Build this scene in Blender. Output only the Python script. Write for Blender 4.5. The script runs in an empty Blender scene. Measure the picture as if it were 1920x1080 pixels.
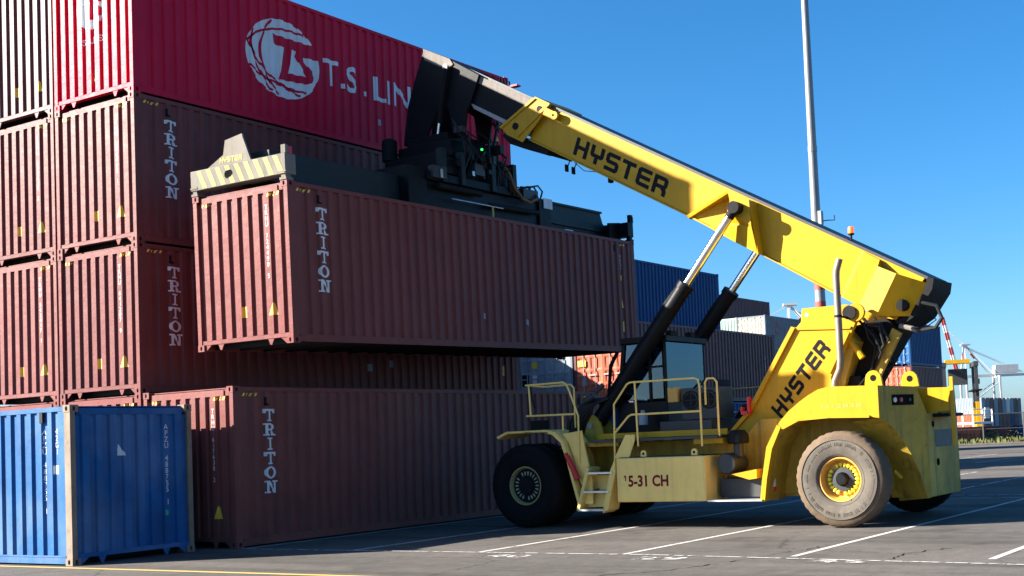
import bpy, bmesh, math, random
from mathutils import Vector, Matrix, Euler
from mathutils.geometry import tessellate_polygon
random.seed(7)
S = bpy.context.scene
COL = S.collection
R = math.radians
PI = math.pi

# ------------------------------------------------------------------ camera
CAM_LOC = Vector((-15.756, -20.198, 1.699))
YAW, PITCH, ROLL = 0.5578, 0.0542, -0.0432
fw = Vector((math.cos(YAW)*math.cos(PITCH), math.sin(YAW)*math.cos(PITCH), math.sin(PITCH)))
rt = fw.cross(Vector((0, 0, 1))).normalized()
up = rt.cross(fw)
r2 = rt*math.cos(ROLL) + up*math.sin(ROLL)
u2 = -rt*math.sin(ROLL) + up*math.cos(ROLL)
cam = bpy.data.cameras.new('camera')
cam.sensor_fit = 'HORIZONTAL'; cam.sensor_width = 36.0
cam.lens = 2395.65/1920*36.0
cam.shift_x = -176.87/1920; cam.shift_y = 149.1/1920
cam.clip_start = 0.1; cam.clip_end = 5000
camo = bpy.data.objects.new('camera', cam); COL.objects.link(camo)
camo.matrix_world = Matrix(((r2.x, u2.x, -fw.x, CAM_LOC.x), (r2.y, u2.y, -fw.y, CAM_LOC.y),
                            (r2.z, u2.z, -fw.z, CAM_LOC.z), (0, 0, 0, 1)))
S.camera = camo

# ------------------------------------------------------------------ light
SUN_EL = R(25.3); SUN_ROT = R(-35.0)
W = bpy.data.worlds.new('World'); S.world = W; W.use_nodes = True
wn = W.node_tree
sky = wn.nodes.new('ShaderNodeTexSky'); sky.sky_type = 'NISHITA'; sky.sun_disc = False
sky.sun_elevation = SUN_EL; sky.sun_rotation = SUN_ROT
sky.air_density = 0.8; sky.dust_density = 0.85; sky.ozone_density = 6.0; sky.altitude = 0
hs = wn.nodes.new('ShaderNodeHueSaturation'); hs.inputs['Saturation'].default_value = 1.19; hs.inputs['Hue'].default_value = 0.494
wn.links.new(sky.outputs[0], hs.inputs['Color'])
wn.links.new(hs.outputs[0], wn.nodes['Background'].inputs[0])
wn.nodes['Background'].inputs[1].default_value = 0.053
sl = bpy.data.lights.new('sun', 'SUN'); sl.energy = 5.0; sl.angle = R(0.53); sl.color = (1.0, 0.93, 0.82)
so = bpy.data.objects.new('sun', sl); COL.objects.link(so)
to_sun = Vector((math.sin(SUN_ROT)*math.cos(SUN_EL), math.cos(SUN_ROT)*math.cos(SUN_EL), math.sin(SUN_EL)))
so.rotation_euler = (-to_sun).to_track_quat('-Z', 'Y').to_euler(); so.location = (-30, 30, 40)
S.view_settings.view_transform = 'Standard'; S.view_settings.look = 'None'
S.view_settings.exposure = 2.12; S.view_settings.gamma = 1.0
S.view_settings.use_curve_mapping = False
S.render.engine = 'CYCLES'
S.cycles.max_bounces = 8; S.cycles.transparent_max_bounces = 12
S.cycles.use_denoising = True

# ------------------------------------------------------------------ materials
def _n(nt, t, **kw):
    n = nt.nodes.new(t)
    for k, v in kw.items(): setattr(n, k, v)
    return n

def paint(name, base, rough=0.5, var=0.25, rust=0.0, dirt=0.25, streak=0.4, metallic=0.0,
          rustcol=(0.16, 0.06, 0.025), dirtcol=(0.05, 0.045, 0.04), scale=1.0, bump=0.15, fade=None, spec=0.4, bdist=0.03):
    m = bpy.data.materials.new(name); m.use_nodes = True
    nt = m.node_tree; b = nt.nodes['Principled BSDF']; L = nt.links.new
    tc = _n(nt, 'ShaderNodeTexCoord'); oi = _n(nt, 'ShaderNodeObjectInfo')
    ad = _n(nt, 'ShaderNodeVectorMath', operation='ADD')
    cx = _n(nt, 'ShaderNodeCombineXYZ'); ml = _n(nt, 'ShaderNodeMath', operation='MULTIPLY'); ml.inputs[1].default_value = 37.0
    L(oi.outputs['Random'], ml.inputs[0])
    for i in range(3): L(ml.outputs[0], cx.inputs[i])
    L(tc.outputs['Object'], ad.inputs[0]); L(cx.outputs[0], ad.inputs[1])
    n1 = _n(nt, 'ShaderNodeTexNoise'); n1.inputs['Scale'].default_value = 1.3*scale; n1.inputs['Detail'].default_value = 6
    n1.inputs['Roughness'].default_value = 0.65
    L(ad.outputs[0], n1.inputs['Vector'])
    mp = _n(nt, 'ShaderNodeMapping'); mp.inputs['Scale'].default_value = (9*scale, 9*scale, 0.55*scale)
    L(ad.outputs[0], mp.inputs['Vector'])
    n2 = _n(nt, 'ShaderNodeTexNoise'); n2.inputs['Scale'].default_value = 1.0; n2.inputs['Detail'].default_value = 5
    L(mp.outputs[0], n2.inputs['Vector'])
    # value variation
    mr = _n(nt, 'ShaderNodeMapRange'); mr.inputs[1].default_value = 0.3; mr.inputs[2].default_value = 0.7
    mr.inputs[3].default_value = 1-var; mr.inputs[4].default_value = 1+var
    L(n1.outputs['Fac'], mr.inputs[0])
    vm = _n(nt, 'ShaderNodeMix', data_type='RGBA', blend_type='MULTIPLY'); vm.inputs['Factor'].default_value = 1
    vm.inputs['A'].default_value = (*base, 1)
    L(mr.outputs[0], vm.inputs['B'])
    last = vm.outputs['Result']
    if fade:
        fm = _n(nt, 'ShaderNodeMix', data_type='RGBA')
        n5 = _n(nt, 'ShaderNodeTexNoise'); n5.inputs['Scale'].default_value = 0.8*scale; n5.inputs['Detail'].default_value = 4
        L(ad.outputs[0], n5.inputs['Vector'])
        r5 = _n(nt, 'ShaderNodeMapRange'); r5.inputs[1].default_value = 0.45; r5.inputs[2].default_value = 0.65
        r5.inputs[4].default_value = 0.55
        L(n5.outputs['Fac'], r5.inputs[0]); L(r5.outputs[0], fm.inputs['Factor'])
        L(last, fm.inputs['A']); fm.inputs['B'].default_value = (*fade, 1); last = fm.outputs['Result']
    # dirt streaks
    dr = _n(nt, 'ShaderNodeMapRange'); dr.inputs[1].default_value = 0.52; dr.inputs[2].default_value = 0.8
    dr.inputs[3].default_value = 0; dr.inputs[4].default_value = streak
    L(n2.outputs['Fac'], dr.inputs[0])
    dm = _n(nt, 'ShaderNodeMix', data_type='RGBA'); L(dr.outputs[0], dm.inputs['Factor']); L(last, dm.inputs['A'])
    dm.inputs['B'].default_value = (*dirtcol, 1); last = dm.outputs['Result']
    n3 = _n(nt, 'ShaderNodeTexNoise'); n3.inputs['Scale'].default_value = 7*scale; n3.inputs['Detail'].default_value = 8
    n3.inputs['Roughness'].default_value = 0.7
    L(ad.outputs[0], n3.inputs['Vector'])
    if dirt:
        d2 = _n(nt, 'ShaderNodeMapRange'); d2.inputs[1].default_value = 0.56; d2.inputs[2].default_value = 0.75
        d2.inputs[4].default_value = dirt
        L(n3.outputs['Fac'], d2.inputs[0])
        m2 = _n(nt, 'ShaderNodeMix', data_type='RGBA'); L(d2.outputs[0], m2.inputs['Factor']); L(last, m2.inputs['A'])
        m2.inputs['B'].default_value = (*dirtcol, 1); last = m2.outputs['Result']
    if rust:
        n4 = _n(nt, 'ShaderNodeTexNoise'); n4.inputs['Scale'].default_value = 4.3*scale; n4.inputs['Detail'].default_value = 9
        n4.inputs['Roughness'].default_value = 0.72; n4.inputs['Distortion'].default_value = 0.6
        L(ad.outputs[0], n4.inputs['Vector'])
        r4 = _n(nt, 'ShaderNodeMapRange'); r4.inputs[1].default_value = 0.72-rust*0.25; r4.inputs[2].default_value = 0.76-rust*0.25
        L(n4.outputs['Fac'], r4.inputs[0])
        m4 = _n(nt, 'ShaderNodeMix', data_type='RGBA'); L(r4.outputs[0], m4.inputs['Factor']); L(last, m4.inputs['A'])
        m4.inputs['B'].default_value = (*rustcol, 1); last = m4.outputs['Result']
    L(last, b.inputs['Base Color'])
    rr = _n(nt, 'ShaderNodeMapRange'); rr.inputs[3].default_value = max(0.05, rough-0.12); rr.inputs[4].default_value = min(1, rough+0.15)
    L(n3.outputs['Fac'], rr.inputs[0]); L(rr.outputs[0], b.inputs['Roughness'])
    b.inputs['Metallic'].default_value = metallic
    b.inputs['Specular IOR Level'].default_value = spec
    if bump:
        bp = _n(nt, 'ShaderNodeBump'); bp.inputs['Strength'].default_value = bump; bp.inputs['Distance'].default_value = bdist
        ba = _n(nt, 'ShaderNodeMath', operation='ADD'); L(n1.outputs['Fac'], ba.inputs[0]); 
        bm2 = _n(nt, 'ShaderNodeMath', operation='MULTIPLY'); bm2.inputs[1].default_value = 0.15
        L(n3.outputs['Fac'], bm2.inputs[0]); L(bm2.outputs[0], ba.inputs[1])
        L(ba.outputs[0], bp.inputs['Height']); L(bp.outputs[0], b.inputs['Normal'])
    return m

def simple(name, col, rough=0.5, metallic=0.0, emit=None, es=0):
    m = bpy.data.materials.new(name); m.use_nodes = True
    b = m.node_tree.nodes['Principled BSDF']
    nt = m.node_tree
    tc = _n(nt, 'ShaderNodeTexCoord'); n1 = _n(nt, 'ShaderNodeTexNoise'); n1.inputs['Scale'].default_value = 6; n1.inputs['Detail'].default_value = 6
    nt.links.new(tc.outputs['Object'], n1.inputs['Vector'])
    mr = _n(nt, 'ShaderNodeMapRange'); mr.inputs[1].default_value = 0.3; mr.inputs[2].default_value = 0.7; mr.inputs[3].default_value = 0.8; mr.inputs[4].default_value = 1.15
    nt.links.new(n1.outputs['Fac'], mr.inputs[0])
    vm = _n(nt, 'ShaderNodeMix', data_type='RGBA', blend_type='MULTIPLY'); vm.inputs['Factor'].default_value = 1
    vm.inputs['A'].default_value = (*col, 1); nt.links.new(mr.outputs[0], vm.inputs['B'])
    nt.links.new(vm.outputs['Result'], b.inputs['Base Color'])
    b.inputs['Roughness'].default_value = rough; b.inputs['Metallic'].default_value = metallic; b.inputs['Specular IOR Level'].default_value = 0.0 if rough > 0.8 else 0.3
    if emit:
        b.inputs['Emission Color'].default_value = (*emit, 1); b.inputs['Emission Strength'].default_value = es
    return m

M = {}
BROWN = (0.166, 0.044, 0.039)
M['brown'] = paint('brown container paint', BROWN, 0.46, 0.10, 0.05, 0.12, 0.28, bump=0.4, bdist=0.045, spec=0.14)
M['brownb'] = paint('brown container paint, chalked', (0.176, 0.053, 0.046), 0.46, 0.16, 0.16, 0.16, 0.40, bump=0.4, bdist=0.045, spec=0.14, fade=(0.195, 0.072, 0.063))
M['brownc'] = paint('brown container paint, darker', (0.152, 0.040, 0.036), 0.46, 0.14, 0.17, 0.16, 0.35, bump=0.4, bdist=0.045, spec=0.14, fade=(0.135, 0.044, 0.04))
M['brownd'] = paint('brown container paint, streaked', (0.162, 0.045, 0.040), 0.46, 0.2, 0.30, 0.14, 0.5, bump=0.4, bdist=0.045, spec=0.14, rustcol=(0.11, 0.045, 0.025))
M['brown2'] = paint('plum container paint', (0.115, 0.047, 0.05), 0.45, 0.16, 0.06, 0.15, 0.3, bump=0.2, spec=0.16)
M['red'] = paint('crimson container paint', (0.50, 0.004, 0.034), 0.46, 0.10, 0.0, 0.06, 0.15, bump=0.4, bdist=0.045, spec=0.14)
M['blue'] = paint('blue container paint', (0.009, 0.088, 0.25), 0.5, 0.25, 0.18, 0.3, 0.5, bump=0.5, spec=0.15, fade=(0.10, 0.18, 0.33))
M['bluedk'] = paint('navy container paint', (0.006, 0.055, 0.16), 0.5, 0.12, 0.02, 0.1, 0.25, spec=0.12)
M['rustpost'] = paint('rusted steel post', (0.20, 0.15, 0.11), 0.75, 0.3, 0.45, 0.45, 0.5, rustcol=(0.22, 0.10, 0.05))
M['greyc'] = paint('grey container paint', (0.26, 0.31, 0.35), 0.55, 0.12, 0.05, 0.15, 0.3, spec=0.12)
M['greyd'] = paint('slate grey container paint', (0.16, 0.19, 0.22), 0.55, 0.12, 0.05, 0.15, 0.3, spec=0.12)
M['cream'] = paint('cream container paint', (0.52, 0.46, 0.36), 0.6, 0.1, 0.15, 0.15, 0.3, rustcol=(0.4, 0.2, 0.08), spec=0.12)
M['mint'] = paint('mint container paint', (0.35, 0.50, 0.42), 0.6, 0.1, 0.05, 0.15, 0.3, spec=0.12)
M['teal'] = paint('teal container paint', (0.03, 0.20, 0.24), 0.6, 0.15, 0.05, 0.15, 0.3, spec=0.12)
M['orange'] = paint('orange red container paint', (0.46, 0.12, 0.07), 0.55, 0.12, 0.05, 0.12, 0.25, spec=0.12)
M['white'] = paint('white decal paint', (0.62, 0.63, 0.64), 0.55, 0.08, 0.0, 0.12, 0.15, bump=0)
M['whitec'] = paint('white container paint', (0.66, 0.64, 0.60), 0.55, 0.08, 0.03, 0.1, 0.2)
M['decyel'] = paint('yellow sticker', (0.78, 0.50, 0.05), 0.5, 0.1, 0, 0.15, 0.2, bump=0)
M['decblk'] = simple('black sticker', (0.02, 0.02, 0.02), 0.5)
M['decgrn'] = simple('green sticker', (0.03, 0.4, 0.2), 0.5)
M['hole'] = simple('casting cavity', (0.012, 0.012, 0.013), 0.9)
M['yellow'] = paint('machine yellow paint', (0.465, 0.258, 0.006), 0.45, 0.12, 0.07, 0.18, 0.3, bump=0.05, dirtcol=(0.16, 0.085, 0.012), spec=0.2)
M['yellowd'] = paint('worn dirty yellow paint', (0.38, 0.25, 0.024), 0.6, 0.3, 0.12, 0.5, 0.75, bump=0.12, rustcol=(0.045, 0.05, 0.055), dirtcol=(0.05, 0.05, 0.03))
M['creamy'] = paint('faded pale yellow paint', (0.90, 0.60, 0.165), 0.6, 0.1, 0.04, 0.2, 0.3, bump=0.05, rustcol=(0.10, 0.07, 0.03), dirtcol=(0.3, 0.24, 0.1))
M['black'] = paint('black machine paint', (0.006, 0.007, 0.009), 0.45, 0.3, 0.0, 0.2, 0.2, bump=0.08, dirtcol=(0.018, 0.018, 0.018), spec=0.12)
M['blackm'] = paint('matt black steel', (0.006, 0.006, 0.007), 0.7, 0.3, 0.0, 0.3, 0.3, bump=0.1, dirtcol=(0.016, 0.014, 0.012), spec=0.2)
M['slate'] = paint('dark teal spreader paint', (0.010, 0.019, 0.022), 0.5, 0.25, 0.05, 0.25, 0.4, bump=0.1, dirtcol=(0.025, 0.025, 0.022), spec=0.2)
M['dkgrey'] = paint('dark grey steel', (0.030, 0.033, 0.036), 0.5, 0.2, 0, 0.25, 0.3, bump=0.1)
M['grey'] = paint('grey steel', (0.30, 0.30, 0.30), 0.5, 0.15, 0.05, 0.25, 0.3, bump=0.1)
M['steel'] = paint('worn bare steel', (0.55, 0.54, 0.52), 0.35, 0.1, 0.1, 0.2, 0.3, metallic=0.8, bump=0.05)
M['wornlit'] = paint('scuffed pale and sunlit tone', (0.20, 0.178, 0.16), 0.7, 0.15, 0.2, 0.3, 0.4, bump=0.1, rustcol=(0.06, 0.055, 0.05), spec=0.05)  # pale tone paints sunlight on inner boom and head; also the hose sleeve
M['chrome'] = simple('chromed rod', (0.75, 0.75, 0.76), 0.16, 1.0)
M['exhaust'] = paint('weathered exhaust steel', (0.20, 0.16, 0.13), 0.5, 0.2, 0.2, 0.3, 0.6, metallic=0.5, rustcol=(0.18, 0.1, 0.06))
M['redp'] = paint('red paint', (0.55, 0.02, 0.02), 0.35, 0.1, 0, 0.1, 0.1)
M['redtext'] = paint('dark red lettering', (0.17, 0.006, 0.02), 0.5, 0.15, 0, 0.2, 0.1, bump=0, spec=0.1)
M['blktext'] = paint('black lettering', (0.006, 0.008, 0.011), 0.5, 0.1, 0, 0.05, 0.0, bump=0, spec=0.08)
M['rimy'] = paint('orange yellow rim paint', (0.62, 0.32, 0.06), 0.45, 0.15, 0.1, 0.3, 0.3, dirtcol=(0.2, 0.12, 0.05))
M['rimc'] = paint('faded olive rim paint', (0.30, 0.25, 0.10), 0.6, 0.2, 0.1, 0.4, 0.3)
M['nuty'] = simple('yellow nut caps', (0.85, 0.72, 0.03), 0.4)
M['nutw'] = simple('pale nut caps', (0.34, 0.33, 0.24), 0.6)
M['rubber'] = paint('dusty tyre rubber', (0.095, 0.082, 0.068), 0.85, 0.3, 0.0, 0.5, 0.2, bump=0.3, dirtcol=(0.21, 0.175, 0.13), scale=1.6, spec=0.2)
M['tread'] = paint('brown dusted tread rubber', (0.115, 0.082, 0.056), 0.9, 0.3, 0.18, 0.5, 0.2, bump=0.4, dirtcol=(0.19, 0.14, 0.09), rustcol=(0.05, 0.04, 0.035), scale=2, spec=0.15)
M['rubberd'] = paint('black tyre rubber', (0.007, 0.007, 0.008), 0.85, 0.2, 0.0, 0.3, 0.2, bump=0.2, dirtcol=(0.016, 0.015, 0.013), spec=0.15)
M['hose'] = simple('black rubber hose', (0.012, 0.012, 0.013), 0.45)
M['hoseb'] = simple('brown braided hose', (0.20, 0.12, 0.06), 0.8)
M['amber'] = simple('amber beacon lens', (0.9, 0.16, 0.02), 0.25, emit=(1.0, 0.12, 0.01), es=0.35)
M['greenled'] = simple('green indicator lamp', (0.02, 0.5, 0.1), 0.4, emit=(0.05, 1.0, 0.2), es=0.35)
M['redlens'] = simple('red lens', (0.4, 0.02, 0.03), 0.2)
M['lens'] = simple('pale lamp lens', (0.6, 0.55, 0.45), 0.15)
M['cranew'] = paint('white crane paint', (0.55, 0.54, 0.52), 0.6, 0.08, 0.02, 0.1, 0.2, scale=0.2, bump=0)
M['craner'] = paint('red crane paint', (0.36, 0.05, 0.05), 0.6, 0.08, 0.0, 0.1, 0.1, scale=0.2, bump=0)
M['mast'] = paint('galvanised mast steel', (0.22, 0.225, 0.23), 0.45, 0.12, 0, 0.15, 0.5, metallic=0.35, bump=0)
M['fence'] = simple('dark fence steel', (0.06, 0.06, 0.06), 0.6)
M['stripg'] = paint('scuffed grey beam paint', (0.19, 0.172, 0.148), 0.75, 0.2, 0.12, 0.3, 0.4, rustcol=(0.05, 0.045, 0.04), spec=0.03)
M['stripy'] = paint('scuffed yellow stripe', (0.43, 0.375, 0.15), 0.75, 0.15, 0.12, 0.3, 0.3, bump=0, rustcol=(0.12, 0.10, 0.07), spec=0.03)

def glass(name, tint):
    m = bpy.data.materials.new(name); m.use_nodes = True
    nt = m.node_tree; b = nt.nodes['Principled BSDF']; out = nt.nodes['Material Output']
    b.inputs['Base Color'].default_value = (0.02, 0.03, 0.035, 1); b.inputs['Roughness'].default_value = 0.03
    b.inputs['Specular IOR Level'].default_value = 0.9
    tr = _n(nt, 'ShaderNodeBsdfTransparent'); tr.inputs[0].default_value = (*tint, 1)
    gl = _n(nt, 'ShaderNodeBsdfGlossy'); gl.inputs['Roughness'].default_value = 0.02; gl.inputs[0].default_value = (0.55, 0.80, 1, 1)
    fr = _n(nt, 'ShaderNodeFresnel'); fr.inputs['IOR'].default_value = 1.62
    mx = _n(nt, 'ShaderNodeMixShader')
    nt.links.new(fr.outputs[0], mx.inputs[0]); nt.links.new(tr.outputs[0], mx.inputs[1]); nt.links.new(gl.outputs[0], mx.inputs[2])
    nt.links.new(mx.outputs[0], out.inputs['Surface'])
    return m
M['glass'] = glass('cab glass', (0.16, 0.33, 0.42))

def asphalt():
    m = bpy.data.materials.new('weathered asphalt'); m.use_nodes = True
    nt = m.node_tree; b = nt.nodes['Principled BSDF']; L = nt.links.new
    tc = _n(nt, 'ShaderNodeTexCoord')
    def noise(sc, det=6, rough=0.6):
        n = _n(nt, 'ShaderNodeTexNoise'); n.inputs['Scale'].default_value = sc; n.inputs['Detail'].default_value = det
        n.inputs['Roughness'].default_value = rough; L(tc.outputs['Object'], n.inputs['Vector']); return n
    big = noise(0.22, 5); mid = noise(3.6, 8, 0.75); fine = noise(48, 4, 0.8); spk = noise(17, 3, 0.9)
    cr = _n(nt, 'ShaderNodeValToRGB')
    cr.color_ramp.elements[0].position = 0.3; cr.color_ramp.elements[0].color = (0.066, 0.060, 0.054, 1)
    cr.color_ramp.elements[1].position = 0.7; cr.color_ramp.elements[1].color = (0.106, 0.094, 0.084, 1)
    L(big.outputs['Fac'], cr.inputs[0])
    def mul(a, facout, lo, hi, f0, f1):
        mr = _n(nt, 'ShaderNodeMapRange'); mr.inputs[1].default_value = f0; mr.inputs[2].default_value = f1
        mr.inputs[3].default_value = lo; mr.inputs[4].default_value = hi; L(facout, mr.inputs[0])
        x = _n(nt, 'ShaderNodeMix', data_type='RGBA', blend_type='MULTIPLY'); x.inputs['Factor'].default_value = 1
        L(a, x.inputs['A']); L(mr.outputs[0], x.inputs['B']); return x.outputs['Result']
    c = mul(cr.outputs[0], mid.outputs['Fac'], 0.74, 1.24, 0.3, 0.7)
    c = mul(c, fine.outputs['Fac'], 0.55, 1.45, 0.25, 0.75)
    c = mul(c, spk.outputs['Fac'], 0.45, 1.1, 0.28, 0.42)
    # tyre scuffs along the driving direction
    mp = _n(nt, 'ShaderNodeMapping'); mp.inputs['Scale'].default_value = (0.9, 0.05, 1); mp.inputs['Rotation'].default_value = (0, 0, 0.35)
    L(tc.outputs['Object'], mp.inputs['Vector'])
    sc = _n(nt, 'ShaderNodeTexNoise'); sc.inputs['Scale'].default_value = 1.1; sc.inputs['Detail'].default_value = 5; L(mp.outputs[0], sc.inputs['Vector'])
    c = mul(c, sc.outputs['Fac'], 0.58, 1.06, 0.32, 0.52)
    oil = noise(0.55, 3, 0.5)
    c = mul(c, oil.outputs['Fac'], 0.62, 1.0, 0.30, 0.40)
    # cracks
    v = _n(nt, 'ShaderNodeTexVoronoi', feature='DISTANCE_TO_EDGE'); v.inputs['Scale'].default_value = 0.16
    wv = _n(nt, 'ShaderNodeMix', data_type='RGBA', blend_type='LINEAR_LIGHT'); wv.inputs['Factor'].default_value = 0.25
    L(tc.outputs['Object'], wv.inputs['A']); L(mid.outputs['Color'], wv.inputs['B']); L(wv.outputs['Result'], v.inputs['Vector'])
    ck = _n(nt, 'ShaderNodeMapRange'); ck.inputs[1].default_value = 0.0; ck.inputs[2].default_value = 0.005; ck.inputs[3].default_value = 0.35; ck.inputs[4].default_value = 1
    L(v.outputs['Distance'], ck.inputs[0])
    ckm = _n(nt, 'ShaderNodeMapRange'); ckm.inputs[1].default_value = 0.45; ckm.inputs[2].default_value = 0.6; L(big.outputs['Fac'], ckm.inputs[0])
    mx = _n(nt, 'ShaderNodeMath', operation='MAXIMUM'); L(ck.outputs[0], mx.inputs[0]); L(ckm.outputs[0], mx.inputs[1])
    x = _n(nt, 'ShaderNodeMix', data_type='RGBA', blend_type='MULTIPLY'); x.inputs['Factor'].default_value = 1
    L(c, x.inputs['A']); L(mx.outputs[0], x.inputs['B']); c = x.outputs['Result']
    L(c, b.inputs['Base Color']); b.inputs['Roughness'].default_value = 0.9; b.inputs['Specular IOR Level'].default_value = 0.25
    bp = _n(nt, 'ShaderNodeBump'); bp.inputs['Strength'].default_value = 0.5; bp.inputs['Distance'].default_value = 0.01
    L(fine.outputs['Fac'], bp.inputs['Height']); L(bp.outputs[0], b.inputs['Normal'])
    return m
M['asphalt'] = asphalt()

def roadpaint(name, col, wear=0.5):
    m = bpy.data.materials.new(name); m.use_nodes = True
    nt = m.node_tree; b = nt.nodes['Principled BSDF']; L = nt.links.new; out = nt.nodes['Material Output']
    tc = _n(nt, 'ShaderNodeTexCoord')
    n = _n(nt, 'ShaderNodeTexNoise'); n.inputs['Scale'].default_value = 5; n.inputs['Detail'].default_value = 9; n.inputs['Roughness'].default_value = 0.75
    L(tc.outputs['Object'], n.inputs['Vector'])
    r = _n(nt, 'ShaderNodeMapRange'); r.inputs[1].default_value = wear; r.inputs[2].default_value = wear+0.06; r.inputs[3].default_value = 1; r.inputs[4].default_value = 0
    L(n.outputs['Fac'], r.inputs[0])
    b.inputs['Base Color'].default_value = (*col, 1); b.inputs['Roughness'].default_value = 0.8
    tr = _n(nt, 'ShaderNodeBsdfTransparent'); mx = _n(nt, 'ShaderNodeMixShader')
    L(r.outputs[0], mx.inputs[0]); L(tr.outputs[0], mx.inputs[1]); L(b.outputs[0], mx.inputs[2]); L(mx.outputs[0], out.inputs['Surface'])
    return m
M['rwhite'] = roadpaint('worn white road paint', (0.46, 0.44, 0.41), 0.565)
M['rwhitew'] = roadpaint('very worn white road paint', (0.48, 0.46, 0.43), 0.50)
M['ryellow'] = roadpaint('worn yellow road paint', (0.56, 0.36, 0.09), 0.64)
M['tar'] = simple('dark crack filler', (0.022, 0.020, 0.018), 0.9)
M['grass'] = paint('dry grass ground', (0.10, 0.11, 0.03), 0.9, 0.4, 0, 0.4, 0.2, dirtcol=(0.16, 0.13, 0.06), scale=0.5, bump=0.5)
M['leaf'] = paint('scrub foliage', (0.05, 0.06, 0.025), 0.8, 0.4, 0, 0.3, 0.1, scale=2)

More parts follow.
